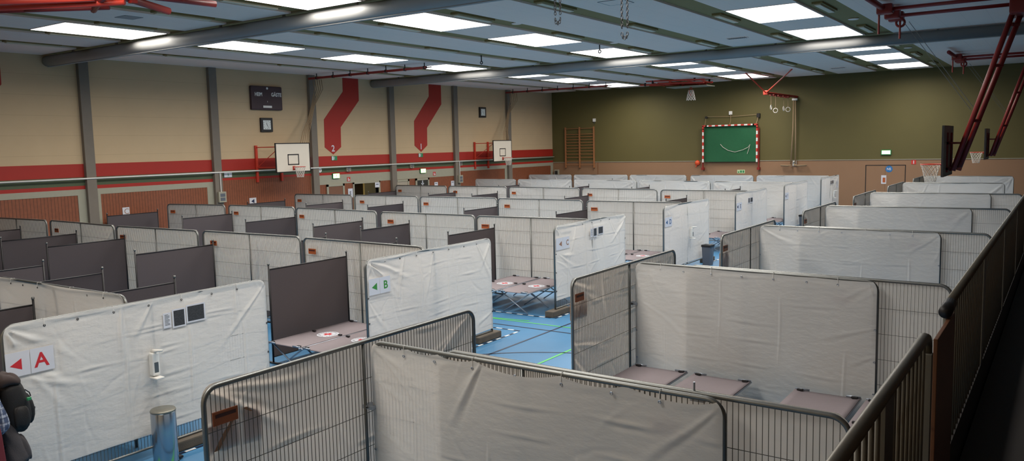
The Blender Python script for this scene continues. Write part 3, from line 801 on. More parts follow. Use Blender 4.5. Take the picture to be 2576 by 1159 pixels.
for sx in (-0.8, 0.8): MB().box((sx-0.03,-0.13,0),(sx+0.03,0.13,0.40)).build('leg', M['black'], t)

# ------------------------------------------------------------------ things on the striped wall
t = thing('pipe_rail', 'long white pipe running along the striped wall', 'pipe', (XW, 0, 3.05))
MB().tube([(0.17,Y0+0.3,0),(0.17,44.9,0)], 0.028, 8).build('pipe', M['white'], t, True)
g = MB()
for y in np.arange(2.2, 45, 2.5): g.cyl((0.16,y,0),(0.012,y,-0.02),0.012,6)
g.build('bracket', M['white'], t)

t = thing('scoreboard', 'dark scoreboard reading HEIM and GÄSTE on the striped wall', 'scoreboard', (XW, 22.24, 6.03))
MB().bbox((0.0,-0.79,-0.49),(0.14,0.79,0.49),0.05).build('housing', M['purple'], t)
lf = lambda u, v, d: (0.14+d, u, v)
text_obj('lettering', 'HEIM', 0.21, lf, -0.43, 0.15, M['white'], t, 0.002, 0.03, 0.8)
text_obj('lettering', 'GÄSTE', 0.21, lf, 0.48, 0.17, M['white'], t, 0.002, 0.03, 0.85)
MB().lathe([(0,0),(0.05,0),(0.045,0.01),(0,0.012)]).build('lamp', M['white'], t).matrix_local = Matrix.Translation((0.14,0.02,0.40)) @ Matrix.Rotation(PI/2,4,'Y')
MB().box((0.14,-0.22,-0.40),(0.145,0.22,-0.31)).build('name_plate', M['white'], t)
MB().box((0.14,0.0,-0.17),(0.146,0.02,-0.12)).build('switch', M['white'], t)

def clock(y, z, label):
    t = thing('wall_clock', label, 'clock', (XW, y, z))
    MB().bbox((0.0,-0.3,-0.29),(0.09,0.3,0.29),0.01).build('housing', M['black'], t)
    MB().box((0.09,-0.19,-0.19),(0.094,0.19,0.19)).build('dial', M['clock_face'], t)
    g = MB()
    for k in range(12):
        a = 2*PI*k/12; s_, c_ = math.sin(a), math.cos(a)
        q = 0.155 / max(abs(s_), abs(c_))
        g.prism([(s_*q-0.012, c_*q-0.012),(s_*q+0.012, c_*q-0.012),(s_*q+0.012, c_*q+0.012),(s_*q-0.012, c_*q+0.012)], lambda u, v, d: (0.0942+d, u, v), 0.001)
    g.build('hour_mark', M['black'], t)
    def hand(nm, ang, ln, w):
        d = Vector((math.sin(ang), math.cos(ang))); n = Vector((d.y, -d.x))*w
        P = [-d*0.03-n, d*ln-n*0.6, d*ln+n*0.6, -d*0.03+n]
        MB().prism([tuple(p) for p in P], lambda u, v, dd: (0.0965+dd, u, v), 0.002).build(nm, M['black'], t)
    hand('hour_hand', math.radians(-20), 0.1, 0.012); hand('minute_hand', math.radians(150), 0.15, 0.009)
clock(22.2, 4.93, 'square black-framed clock below the scoreboard')
clock(37.38, 5.76, 'square black-framed clock alone on the cream wall near the olive wall')

def net_mesh(R, r2, h, n=12, k=6, th=0.006):
    mb = MB()
    for s in (1, -1):
        for i in range(n):
            pts = []
            for j in range(k+1):
                w = j/k; rr = R + (r2-R)*(w**0.7); a = 2*PI*(i + s*0.5*j)/n
                pts.append((rr*math.cos(a), rr*math.sin(a), -h*w))
            mb.tube(pts, th, 4)
    return mb
def backboard_parts(t, m_board=None):
    """board in the local YZ plane, front towards +X"""
    MB().bbox((-0.02,-0.9,-0.6),(0.02,0.9,0.6),0.006).build('board', m_board or M['board'], t)
    g = MB()
    for a, b in (((0.02,-0.9,-0.6),(0.024,0.9,-0.565)),((0.02,-0.9,0.565),(0.024,0.9,0.6)),((0.02,-0.9,-0.6),(0.024,-0.865,0.6)),((0.02,0.865,-0.6),(0.024,0.9,0.6)),
                 ((0.02,-0.295,-0.305),(0.024,0.295,-0.26)),((0.02,-0.295,0.1),(0.024,0.295,0.145)),((0.02,-0.295,-0.305),(0.024,-0.25,0.145)),((0.02,0.25,-0.305),(0.024,0.295,0.145)),
                 ((-0.024,-0.905,-0.605),(0.022,-0.895,0.605)),((-0.024,0.895,-0.605),(0.022,0.905,0.605)),((-0.024,-0.9,0.598),(0.022,0.9,0.606)),((-0.024,-0.9,-0.606),(0.022,0.9,-0.598))):
        g.box(a, b)
    g.build('border', M['black'], t)
    r = MB(); zc = -0.38
    r.ring((0.40,0,zc), 0.225, 0.012, 'z', 24, 6)
    r.box((0.02,-0.06,zc-0.14),(0.035,0.06,zc+0.03)).box((0.03,-0.06,zc-0.012),(0.18,-0.03,zc+0.012)).box((0.03,0.03,zc-0.012),(0.18,0.06,zc+0.012))
    r.tube([(0.03,0,zc-0.13),(0.17,0,zc-0.01)], 0.012, 6)
    ro = r.build('ring', M['orange_red'], t, True)
    nn = net_mesh(0.225, 0.13, 0.42).build('net', M['net'], ro); nn.location = (0.40, 0, zc-0.012)
for (y, yp, lb) in ((22.54,(21.59,22.86),'white wall basketball backboard below the scoreboard, on red folding arms'),(37.62,(36.53,37.8),'white wall basketball backboard farther along, nearer the olive wall')):
    t = thing('basketball_hoop', lb, 'basketball hoop', (-26.5, y, 3.55), 0, 'wall basketball hoops')
    backboard_parts(t)
    for w in yp:
        MB().box((XW+0.025+26.5, w-y-0.05, -0.98), (XW+0.10+26.5, w-y+0.05, 0.53)).build('wall_post', M['orange_red'], t)
    for w in yp:
        g = MB()
        for z in (0.45, -0.38):
            g.tube([(XW+0.1+26.5, w-y, z), (-0.7, w-y+0.15, z), (-0.03, w-y+0.32, z)], 0.02, 6)
        g.tube([(XW+0.1+26.5, w-y, -0.38), (-0.03, w-y+0.32, 0.45)], 0.016, 6)
        g.build('folding_arm', M['orange_red'], t)

# climbing rope tracks and ropes
for y, x0, x1, lb in ((24.4,-27.4,-20.7,'red ceiling rope track above the nearer wall backboard'),(39.4,-27.4,-20.7,'red ceiling rope track near the olive wall')):
    t = thing('rope_track', lb, 'rope track', (0, y, 6.93), 0, 'ceiling rope tracks')
    MB().bbox((x0,-0.05,-0.045),(x1,0.05,0.045),0.012).build('rail', M['dark_red'], t)
    g = MB()
    for x in np.linspace(x0+0.5, x1-0.1, 7): g.cyl((x,0,0.04),(x,0,0.22),0.02,8).box((x-0.03,-0.06,-0.06),(x+0.03,0.06,0.06))
    g.build('hanger', M['dark'], t)
    MB().cyl((x1,0,0),(x1+0.25,0.0,0.0),0.02,8).build('end_stop', M['black'], t)
    lbs = 'nearer rope track' if y < 30 else 'far rope track'
    for k in range(5):
        tx = x0 + 0.25 + k*0.11
        e = 0.06*k
        P = [(tx, y+0.02*k, 6.86),(tx+0.02,y+0.05+e*0.3,6.45),(-27.32+0.02*k, y-0.0+e*0.4, 5.75),(-27.28+0.02*k, y-0.25+e*0.6, 5.2),(-27.1+0.02*k, y-0.75+e*1.2, 4.6),(-26.85+0.03*k, y-1.15+e*1.6, 4.05),(-26.8+0.03*k, y-1.3+e*1.6, 3.7)]
        tag(MB().tube(P, 0.019, 6).build('climbing_rope', M['rope'], None, True), 'tan climbing rope gathered at the wall under the %s' % lbs, 'rope', 'climbing ropes under the %s' % lbs)

# small signs and boxes on the striped wall
def wall_sign(name, y, z, w, h, m, label, cat='sign', d=0.012, x=XW+0.021):
    t = thing(name, label, cat, (x, y, z)); MB().box((0,-w/2,-h/2),(d,w/2,h/2)).build('panel', m, t); return t
WF = lambda d0: (lambda u, v, d: (d0 + d, u, v))
def running_man(t, d0, s, m, flip=1):
    g = MB(); fn = WF(d0)
    def seg(a, b, w):
        a = Vector(a)*s; b = Vector(b)*s; n = Vector((-(b-a).y, (b-a).x)).normalized()*w*s
        g.prism([tuple(Vector((p.x*flip, p.y))) for p in (a-n, b-n, b+n, a+n)], fn, 0.0015)
    g.prism([(flip*(0.02+0.05*math.cos(k*PI/4))*s, (0.3+0.05*math.sin(k*PI/4))*s) for k in range(8)], fn, 0.0015)
    seg((0,0.22),(-0.06,-0.05),0.05); seg((-0.06,-0.05),(0.1,-0.15),0.03); seg((0.1,-0.15),(0.02,-0.35),0.03); seg((-0.06,-0.05),(-0.25,-0.25),0.03); seg((0,0.2),(0.2,0.08),0.025); seg((0,0.2),(-0.2,0.1),0.025)
    g.build('running_figure', m, t)
for y, lb in ((25.93,'small green escape sign under the red arrow left of the dark double door'),(31.93,'small green escape sign under the red arrow nearer the far backboard')):
    t = wall_sign('escape_sign', y, 3.45, 0.34, 0.2, M['sign_green'], lb)
    MB().box((0.012,-0.155,-0.085),(0.014,-0.05,0.085)).build('door_mark', M['paper'], t); running_man(t, 0.012, 0.22, M['paper'])
for y, lb in ((25.95,'lit green exit lamp beside the open doorway, left of it'),(32.02,'lit green exit lamp above the dark double door')):
    t = thing('exit_lamp', lb, 'exit sign', (XW+0.02, y, 2.64))
    MB().bbox((0,-0.21,-0.12),(0.07,0.21,0.12),0.01).build('housing', M['sign_green'], t)
    MB().box((0.07,-0.19,-0.10),(0.073,0.19,0.10)).build('lit_face', M['lit_sign'], t)
    running_man(t, 0.073, 0.22, M['sign_green'])
for y, lb in ((26.77,'small red fire extinguisher sign left of the open doorway'),(32.97,'small red fire extinguisher sign right of the dark double door')):
    t = wall_sign('extinguisher_sign', y, 2.45, 0.2, 0.2, M['sign_red'], lb)
    MB().bbox((0.012,-0.055,-0.08),(0.014,-0.005,0.06),0.0005).build('symbol', M['paper'], t)
    MB().box((0.012,0.02,-0.07),(0.014,0.07,0.0)).build('symbol', M['paper'], t)
t = wall_sign('escape_sign', 20.2, 2.93, 0.36, 0.18, M['paper'], 'pale escape sign on the green stripe left of the nearer backboard'); running_man(t, 0.012, 0.22, M['sign_green'], -1)
for y, lb in ((26.75,'round grey loudspeaker on green stripe above the open doorway'),(31.18,'round grey loudspeaker on green stripe left above the dark double door'),(35.2,'round grey loudspeaker on green stripe left of the far backboard')):
    t = thing('wall_speaker', lb, 'speaker', (XW+E1, y, 2.94))
    MB().bbox((0,-0.13,-0.13),(0.08,0.13,0.13),0.01).build('housing', M['grey_trim'], t)
    g = MB().lathe([(0,0),(0.1,0),(0.1,0.012),(0.085,0.02),(0,0.01)]).build('grille', M['galv'], t); g.matrix_local = Matrix.Translation((0.08,0,0)) @ Matrix.Rotation(PI/2,4,'Y')
t = thing('wall_gauge', 'small round white dial on the green stripe beside a grey column', 'dial', (XW+E1, 25.02, 2.94))
g = MB().lathe([(0,0),(0.11,0),(0.11,0.03),(0.1,0.035),(0,0.032)]).build('dial', M['clock_face'], t); g.matrix_local = Matrix.Rotation(PI/2,4,'Y')
MB().box((0.034,-0.008,-0.07),(0.036,0.008,0.05)).build('pointer', M['ink_red'], t)
for y, lb, m in ((19.72,'grey socket box with two shelves on the column left of the red-brown boards','a'),(34.95,'grey socket box on the column left of the framed boards','b')):
    t = thing('socket_box', lb, 'box', (XW+0.16, y, 2.08))
    MB().bbox((0,-0.17,-0.21),(0.12,0.17,0.21),0.012).build('housing', M['grey_trim'], t)
    for k in range(2): MB().box((0.12,-0.11,-0.15+0.16*k),(0.124,0.11,-0.02+0.16*k)).build('flap', M['bin_grey'], t)
    tag(MB().cyl((XW+0.19, y, 2.29),(XW+0.19, y, 3.02),0.02,8).build('cable_conduit', M['white']), 'white cable conduit above the %s socket box' % ('nearer' if m == 'a' else 'farther'), 'conduit')
t = thing('socket_box', 'grey socket box in the corner between striped and olive walls', 'box', (-27.5, 44.93, 2.0)); MB().bbox((0,-0.1,-0.22),(0.3,0.06,0.22),0.012).build('housing', M['grey_trim'], t); MB().box((0.05,-0.105,-0.14),(0.25,-0.1,0.14)).build('flap', M['dark'], t)
def paper_wall(y, z, w, h, label, kind):
    t = thing('wall_notice', label, 'notice', (XW+0.022, y, z)); MB().box((0,-w/2,-h/2),(0.003,w/2,h/2)).build('sheet', M['paper'], t)
    if kind == 'tri': MB().prism([(-0.09,0),(0.07,0.09),(0.07,-0.09)], WF(0.003), 0.001).build('arrow', M['ink_navy'], t)
    elif kind == 'line':
        MB().box((0.003,-w*0.3,h*0.2),(0.004,w*0.3,h*0.3)).build('text_line', M['ink_navy'], t)
    elif kind == 'C': text_obj('letter', 'C', 0.28, WF(0.003), 0.02, 0.03, M['ink_brown'], t, 0.001, 0.0)
    else: text_obj('letter', kind, 0.22, WF(0.003), 0, 0, M['black'], t, 0.001, 0.02)
paper_wall(15.86, 1.79, 0.26, 0.34, 'white notice on the boards left of the grey screen', 'C')
paper_wall(21.33, 1.80, 0.34, 0.28, 'white notice with dark arrow on the red-brown boards', 'tri')
paper_wall(26.85, 1.80, 0.3, 0.42, 'white notice with letter E left of the open doorway', 'E')
t = thing('wall_notice', 'white notice hung in the open doorway', 'notice', (XW+0.07, 28.6, 2.09)); MB().box((0,-0.15,-0.12),(0.003,0.15,0.12)).build('sheet', M['paper'], t); MB().box((0.003,-0.09,0.01),(0.004,0.09,0.045)).build('text_line', M['ink_navy'], t)
paper_wall(33.1, 1.86, 0.28, 0.28, 'white notice right of the dark double door', 'line')
paper_wall(34.5, 1.86, 0.28, 0.28, 'white notice on boards left of the farther socket box', 'line')
t = thing('door_cross', 'white cross marker between the leaves of the dark double door', 'sign', (XW+0.056, 31.97, 1.98))
MB().box((0,-0.03,-0.16),(0.003,0.03,0.16)).box((0,-0.1,-0.03),(0.003,0.1,0.03)).build('cross', M['paper'], t)

# ------------------------------------------------------------------ things on the olive wall
YF = 45.0
t = thing('wall_bars', 'wooden wall bars mounted on the olive wall left of the goal', 'wall bars', (-25.63, YF, 2.33))
for x in (-1.03, 0.0, 1.03): MB().bbox((x-0.035,-0.14,0),(x+0.035,-0.02,2.58),0.008).build('upright', M['wood'], t)
for z in (0.18,0.42,0.66,0.86,1.06,1.24,1.42,1.6,1.78,1.96,2.12,2.48):
    for a in (-1.0, 0.03):
        MB().tube([(a,-0.09,z),(a+0.97,-0.09,z)], 0.02, 6).build('rung', M['wood'], t)
for x, z, lb in ((-24.57,5.3,'small white box on the olive wall above the wall bars'),(-15.83,5.38,'small white box on the olive wall above the goal')):
    t = thing('wall_lamp', lb, 'wall box', (x, YF, z)); MB().bbox((-0.09,-0.1,-0.1),(0.09,0,0.1),0.015).build('housing', M['white'], t); MB().box((-0.02,-0.06,-0.22),(0.02,-0.02,-0.09)).build('bracket', M['galv'], t)
t = thing('handball_goal', 'red and white striped handball goal hung on the olive wall', 'goal', (-15.81, YF-0.28, 2.62))
hw, hz = 1.56, 2.07
gr_, gw = MB(), MB()
def bar(a, b, n, flip):
    a = Vector(a); b = Vector(b)
    for i in range(n):
        p = a.lerp(b, i/n); q = a.lerp(b, (i+1)/n); e = 0.04
        lo_ = [min(p[k], q[k]) - (e if abs((b-a)[k]) < 0.01 else 0) for k in range(3)]; hi_ = [max(p[k], q[k]) + (e if abs((b-a)[k]) < 0.01 else 0) for k in range(3)]
        (gr_ if (i + flip) % 2 else gw).box(lo_, hi_)
bar((-hw+0.16,0,hz),(hw-0.16,0,hz), 15, 0); bar((-hw,0,0.0),(-hw,0,hz-0.16), 10, 0); bar((hw,0,0.0),(hw,0,hz-0.16), 10, 0)
for s in (-1, 1): gr_.box((min(s*hw,s*(hw-0.2))-0.04,-0.04,hz-0.04),(max(s*hw,s*(hw-0.2))+0.04,0.04,hz+0.04)); gr_.box((s*hw-0.04,-0.04,hz-0.2),(s*hw+0.04,0.04,hz))
gr_.build('red_band', M['sign_red'], t); gw.build('white_band', M['white'], t)
v = []; f = []; nx, nz = 24, 18
for j in range(nz+1):
    for i in range(nx+1):
        u, w = i/nx, j/nz
        v.append((-hw+0.05+u*(2*hw-0.1), 0.10+0.05*math.sin(u*9)*math.sin(w*7)*0.4, 0.02+w*(hz-0.05)))
for j in range(nz):
    for i in range(nx):
        a = j*(nx+1)+i; f.append((a,a+1,a+nx+2,a+nx+1))
MB().add(v, f).build('net', M['goal_net'], t, True)
MB().tube([(-0.55,0.05,1.02),(-0.4,0.05,0.85),(-0.1,0.05,0.66),(0.3,0.05,0.56),(0.75,0.05,0.68),(1.05,0.05,0.82),(1.15,0.05,0.98),(1.1,0.05,0.75),(1.0,0.05,0.45)],0.012,5).build('loose_cord', M['net'], t)
for s in (-1, 1): MB().box((s*1.62-0.03,0.1,-0.4),(s*1.62+0.03,0.2,1.9)).box((s*1.62-0.07,0.05,-0.44),(s*1.62+0.07,0.27,-0.3)).build('hinge_post', M['dark_red'], t)
g = MB(); g.tube([(-1.45,0.2,2.6),(0,0.18,2.56),(1.57,0.2,2.62)],0.012,5); g.tube([(0,0.18,2.7),(0.02,0.1,2.3),(0,0.0,2.11)],0.012,5); g.tube([(1.57,0.2,2.6),(1.55,0.1,2.35),(1.5,0,2.11)],0.016,5); g.tube([(-1.45,0.2,2.6),(-1.45,0,2.11)],0.012,5)
g.build('hoist_rope', M['rope'], t)
g = MB().bbox((1.48,0.12,2.45),(1.66,0.27,2.68),0.02).bbox((-1.5,0.14,2.5),(-1.38,0.27,2.62),0.02); g.build('pulley', M['dark'], t)
t = thing('exit_lamp', 'lit green exit lamp on the olive wall above the flush door', 'exit sign', (-7.69, YF, 3.05))
MB().bbox((-0.24,-0.08,-0.13),(0.24,0,0.13),0.01).build('housing', M['sign_green'], t); MB().box((-0.2,-0.084,-0.09),(0.2,-0.08,0.09)).build('lit_face', M['lit_sign'], t)
t = thing('extinguisher_sign', 'small red sign on the tan wall right of the flush door', 'sign', (-6.41, YF, 2.54)); MB().box((-0.11,-0.012,-0.11),(0.11,0,0.11)).build('panel', M['sign_red'], t); MB().box((-0.02,-0.014,-0.08),(0.02,-0.012,0.08)).build('symbol', M['paper'], t)
t = bpy.data.objects.new('door_5', None); COL.objects.link(t); struct(t)
MB().box((-8.62,YF-0.014,0),(-7.73,YF,2.36)).box((-7.7,YF-0.014,0),(-6.81,YF,2.36)).build('leaf', M['tan'], t)
MB().box((-8.67,YF-0.006,0),(-8.63,YF,2.4)).box((-6.8,YF-0.006,0),(-6.76,YF,2.4)).box((-8.67,YF-0.006,2.37),(-6.76,YF,2.41)).build('frame', M['dark'], t)
t = thing('door_sign', 'round blue sign reading NS on the flush tan door', 'sign', (-7.54, YF-0.014, 2.2))
g = MB().lathe([(0,0),(0.17,0),(0.17,0.006),(0,0.006)], n=28).build('disc', M['sign_blue'], t); g.matrix_local = Matrix.Rotation(PI/2,4,'X')
text_obj('lettering', 'NS', 0.17, lambda u, v, d: (u, -0.007-d, v), 0, 0, M['paper'], t, 0.001, 0.02)
t = thing('door_poster', 'pale upright poster on the flush tan door', 'poster', (-7.78, YF-0.014, 1.66)); MB().box((-0.12,-0.006,-0.22),(0.12,0,0.22)).build('sheet', M['paper'], t); MB().box((-0.05,-0.008,-0.15),(0.08,-0.006,0.1)).build('picture', M['plate'], t)
t = thing('escape_sign', 'pale green escape sign low on the tan wall under the goal', 'sign', (-15.23, YF, 2.08)); MB().box((-0.22,-0.01,-0.1),(0.22,0,0.1)).build('panel', mat('pale sign', rgb(190,206,160), 0.5), t)
g = MB()
for a, b in ((-0.18,-0.1),(-0.05,0.05),(0.09,0.18)): g.box((a,-0.012,-0.07),(b,-0.01,0.06 if a > -0.1 else 0.0))
g.build('running_figure', M['sign_green'], t)
t = thing('orange_cap', 'orange plastic hose box on the tan wall left of the goal', 'box', (-17.79, YF, 2.58)); MB().lathe([(0,0),(0.15,0),(0.16,0.05),(0.12,0.12),(0,0.14)], n=16).build('cap', M['orange'], t, True).matrix_local = Matrix.Rotation(PI/2,4,'X')
MB().tube([(0,-0.08,-0.1),(-0.08,-0.06,-0.2),(-0.1,-0.05,-0.24)],0.03,6).build('nozzle', M['orange'], t)
tag(MB().bbox((-26.1+0.05,44.93,2.36),(-25.9+0.05-0.9,44.99,2.6),0.01).build('wall_box', M['dark_red']), 'small dark red box on the wall left of the wall bars', 'box') if False else None

# ring beam with rings, pulley ropes
t = thing('ring_beam', 'red gymnastic ring beam projecting from the olive wall with braces to the ceiling', 'ring beam', (0, 0, 0))
J = Vector((-13.09, 42.5, 6.25)); K = Vector((-12.17, 44.98, 6.08))
g = MB(); d = (K-J).normalized(); g.tube([J, K], 0.065, 6); g.build('beam', M['dark_red'], t)
MB().tube([J, (-13.2, 39.6, 7.1)], 0.035, 6).build('brace', M['orange_red'], t); MB().tube([J, (-10.9, 39.3, 7.1)], 0.035, 6).build('brace', M['orange_red'], t)
MB().bbox(J-Vector((0.12,0.12,0.1)), J+Vector((0.12,0.12,0.12)), 0.03).build('joint', M['orange_red'], t)
g = MB()
for f_ in (0.2, 0.35, 0.5, 0.66):
    p = J.lerp(K, f_); g.bbox(p-Vector((0.12,0.1,0.12)), p+Vector((0.12,0.1,-0.04)), 0.02)
g.build('trolley', M['dark_red'], t)
rl = ['gymnastic ring at outer end of the red beam', 'second gymnastic ring from outer end of the red beam', 'third gymnastic ring from outer end of the red beam', 'gymnastic ring nearest the olive wall on red beam']
for i, (f_, dz) in enumerate(((0.16,0.62),(0.3,0.75),(0.56,0.6),(0.7,0.62))):
    p = J.lerp(K, f_); r = thing('gymnastic_ring', rl[i], 'gymnastic ring', (p.x, p.y, p.z-0.1-dz), 0, 'gymnastic rings')
    MB().tube([(0,0,0.1),(0,0,dz+0.06)], 0.014, 6).build('strap', M['rope'], r)
    MB().ring((0,0,0), 0.115, 0.02, 'y' if i % 2 else 'x', 22, 6).build('ring', M['net'], r, True)
for s, lb in ((-1,'left tan pulley rope hanging down the olive wall'),(1,'right tan pulley rope hanging down the olive wall')):
    t = thing('pulley_rope', lb, 'rope', (-12.27, 44.82, 5.95), 0, 'pulley ropes')
    g = MB(); g.tube([(0.05*s,0,0),(0.07*s+0.0,0.02,-1.6),(0.12*s-0.05,0.03,-3.5)],0.035,6); g.build('rope', M['rope'], t, True)
    g = MB()
    for k in range(4): g.ring((0.32*s-0.04+0.02*k,-0.02+0.02*k,-3.54+0.012*k),0.26,0.03,'y',18,5) if False else g.tube([(0.08*s-0.06,0.0-0.03*k,-3.5-0.02*(k%2)),(0.3*s,-0.0-0.03*k,-3.56+0.02*(k%2)),(0.68*s,0.02-0.03*k,-3.52-0.015*(k%3))],0.03,6)
    g.build('coil', M['rope'], t, True)
    if s < 0: MB().bbox((-0.12,-0.08,-0.05),(0.14,0.08,0.06),0.02).build('pulley', M['white'], t)
t = thing('rope_cleat', 'white cleat plate between the two pulley rope coils', 'cleat', (-12.27, YF, 2.52)); MB().bbox((-0.1,-0.06,-0.14),(0.1,0,0.14),0.02).build('plate', M['white'], t); MB().ring((0,-0.08,0.02),0.05,0.018,'y',14,5).build('hook', M['galv'], t)

# folded ceiling hoop near the olive wall
t = thing('ceiling_hoop', 'red folded ceiling basketball hoop with net near the olive wall', 'basketball hoop', (0, 42.0, 0))
for y, x0, x1, z in ((-1.6,-18.9,-15.6,7.0),(-0.2,-19.9,-15.7,6.93),(-1.2,-18.4,-15.8,6.88),(0.2,-19.5,-16.2,6.9)):
    MB().tube([(x0,y,z+0.1),(x1,y,z)], 0.045, 6).build('strut', M['orange_red'], t)
g = MB()
for x in (-18.6,-17.6,-16.6,-15.9): g.tube([(x,-1.5,7.0),(x,0.15,6.92)],0.035,6)
g.build('cross_tube', M['orange_red'], t)
g = MB()
for x, y in ((-19.6,-0.2),(-18.5,-1.6),(-16.2,-1.5),(-16.0,0.1)): g.box((x-0.04,y-0.04,6.95),(x+0.04,y+0.04,7.14))
g.build('hanger', M['dark'], t)
MB().bbox((-18.2,-0.55,6.76),(-15.9,0.65,6.80),0.008).build('board', M['grey_trim'], t)
g = MB().box((-16.6,-0.1,6.79),(-16.52,0.1,6.95)).box((-17.5,-0.1,6.79),(-17.42,0.1,6.95)); g.build('bracket', M['orange_red'], t)
r = MB().ring((-17.0,0.0,6.55),0.225,0.012,'x',22,5).tube([(-17.0,0,6.76),(-17.0,0,6.6)],0.02,5).build('ring', M['orange_red'], t)
nn = net_mesh(0.12, 0.24, 0.55, 10, 6, 0.012).build('net', M['net'], r); nn.location = (-17.0, 0, 6.6)

# folded hoop frame at the ceiling, upper left of the view
t = thing('ceiling_hoop', 'red folded hoop frame under the ceiling, at the end nearest the camera', 'basketball hoop', (0, 0, 0))
def seg(nm, a, b, r, m='orange_red', n=8): return MB().tube([a, b], r, n).build(nm, M[m], t, True)
seg('strut', (-18.6,5.7,6.66), (-15.1,8.35,6.74), 0.06); seg('strut', (-18.9,6.1,6.6), (-14.75,8.72,6.68), 0.055); seg('strut', (-18.9,6.7,6.68), (-15.6,8.9,6.7), 0.045, 'dark_red')
seg('brace', (-17.1,7.95,6.68), (-16.0,8.08,6.66), 0.025, 'dark_red')
seg('cross_beam', (-14.55,7.6,6.9), (-15.25,9.95,6.72), 0.075, 'dark_red'); seg('cross_beam', (-16.0,8.8,6.68), (-14.4,8.2,6.76), 0.06, 'dark_red')
seg('cross_beam', (-14.3,8.4,6.75), (-13.9,10.1,6.72), 0.06, 'dark_red')
g = MB()
for p in ((-14.85,8.95),(-16.0,8.75),(-14.05,9.5)): g.box((p[0]-0.06,p[1]-0.06,6.7),(p[0]+0.06,p[1]+0.06,7.14)).box((p[0]-0.11,p[1]-0.11,6.80),(p[0]+0.11,p[1]+0.11,6.88))
g.build('hanger', M['dark_red'], t)

# swing-down hoops on the gallery side
def side_hoop(Y, label, part='full'):
    t = thing('ceiling_hoop', label, 'basketball hoop', (0, Y, 0), 0, 'swing-down gallery side hoops')
    bx = -2.45 if Y < 30 else -2.72
    b = bpy.data.objects.new('backboard', None)
    z0 = 3.47
    MB().bbox((bx-0.02,-0.9,2.86),(bx+0.02,0.9,4.06),0.006).build('board', M['grey_trim'], t)
    g = MB()
    for a, c in (((bx-0.026,-0.912,2.855),(bx+0.022,-0.895,4.065)),((bx-0.026,0.895,2.855),(bx+0.022,0.912,4.065)),((bx-0.026,-0.9,4.055),(bx+0.022,0.9,4.068)),((bx-0.026,-0.9,2.852),(bx+0.022,0.9,2.865))): g.box(a,c)
    g.build('border', M['black'], t)
    g = MB().ring((bx-0.36,0,3.13),0.225,0.012,'z',24,6).tube([(bx-0.02,0,2.98),(bx-0.14,0,3.12)],0.014,6).box((bx-0.16,-0.05,3.115),(bx-0.02,0.05,3.145)); r = g.build('ring', M['orange_red'], t, True)
    nn = net_mesh(0.225,0.12,0.42).build('net', M['net'], r); nn.location = (bx-0.36,0,3.118)
    g = MB()
    for zz in (3.0, 3.62): g.box((bx+0.02,-0.4,zz),(bx+0.06,0.4,zz+0.06)).box((bx+0.05,-0.04,zz),(bx+0.32,0.04,zz+0.05))
    for yy in (-0.4, 0.36): g.box((bx+0.02,yy,2.95),(bx+0.06,yy+0.04,3.9))
    g.build('bracket', M['dark_red'], t)
    for k, dx in ((0, 0.0), (1, 0.16)):
        MB().tube([(bx+0.14+dx*0.6,-0.12+0.24*k,2.98),(bx+1.36+dx,-0.12+0.24*k,6.95)], 0.06, 8).build('mast', M['dark_red'], t, True)
    g = MB()
    for f_ in (0.3, 0.62, 0.85):
        x = bx+0.14+1.28*f_; z = 2.98+3.97*f_; MB().tube([(x,-0.12,z),(x+0.14,0.12,z)],0.04,6).build('rung', M['dark_red'], t)
    MB().bbox((bx+1.2,-0.5,6.55),(bx+1.9,0.5,7.05),0.05).build('gusset', M['dark_red'], t)
    for yy in (-0.75, 0.6):
        MB().tube([(-3.75,yy,6.9),(-0.9,yy,6.9)],0.045,8).build('cross_beam', M['dark_red'], t, True)
    MB().tube([(-3.85,-3.4 if Y < 30 else -3.0,6.93),(-3.85,1.0,6.93)],0.07,8).build('ceiling_beam', M['dark_red'], t, True)
    for yy in (-0.8, 0.2, 0.75): MB().bbox((-3.98,yy-0.13,6.78),(-3.62,yy+0.13,7.02),0.04).build('clamp_block', M['dark_red'], t)
    MB().ring((-3.7,0.75,6.74),0.1,0.03,'y',14,6).build('winch_wheel', M['dark_red'], t)
    for q_ in ((-3.95,-0.7),(-3.7,0.7)): MB().cyl((q_[0],q_[1],6.33),(q_[0],q_[1],6.85),0.025,6).build('stop_rod', M['dark_red'], t)
    g = MB(); g.tube([(-3.62,0.7,6.75),(-2.0,0.1,4.45)],0.007,4).tube([(-3.5,0.75,6.75),(-1.95,0.2,4.5)],0.007,4); g.build('cable', M['galv'], t)
side_hoop(22.4, 'red swing-down basketball hoop on the gallery side, nearer the camera')
side_hoop(37.6, 'red swing-down basketball hoop on the gallery side, nearer the olive wall')

# chains hanging in front of the nearer tube, small ceiling hooks
def chain(x, zb, label):
    t = thing('hanging_chain', label, 'chain', (x, 13.3, 0), 0, 'hanging chains')
    pts = []; w = 0.055
    ztop = 6.78; step = 0.055; n = int((ztop-zb-0.1)/step)
    for i in range(n): pts.append((-w, ztop-i*step, 0))
    for i in range(5):
        a = PI + PI*i/4; pts.append((w*math.cos(a), zb+0.07+0.07*math.sin(a)*1.0, 1+i))
    for i in range(n): pts.append((w, ztop-(n-1-i)*step, 0))
    g = MB()
    for i, (px, pz, _) in enumerate(pts):
        R_, r_ = 0.034, 0.0075
        ring = []
        for j in range(10):
            a = 2*PI*j/10; u, v = 0.021*math.cos(a), R_*math.sin(a)
            ring.append(Vector((px+(u if i % 2 else 0), (0 if i % 2 else u), pz+v)))
        g.tube(ring, r_, 5, closed=True)
    g.build('links', M['black'], t, True)
    MB().bbox((-0.08,-0.02,6.76),(0.08,0.02,6.84),0.008).build('bracket', M['galv'], t)
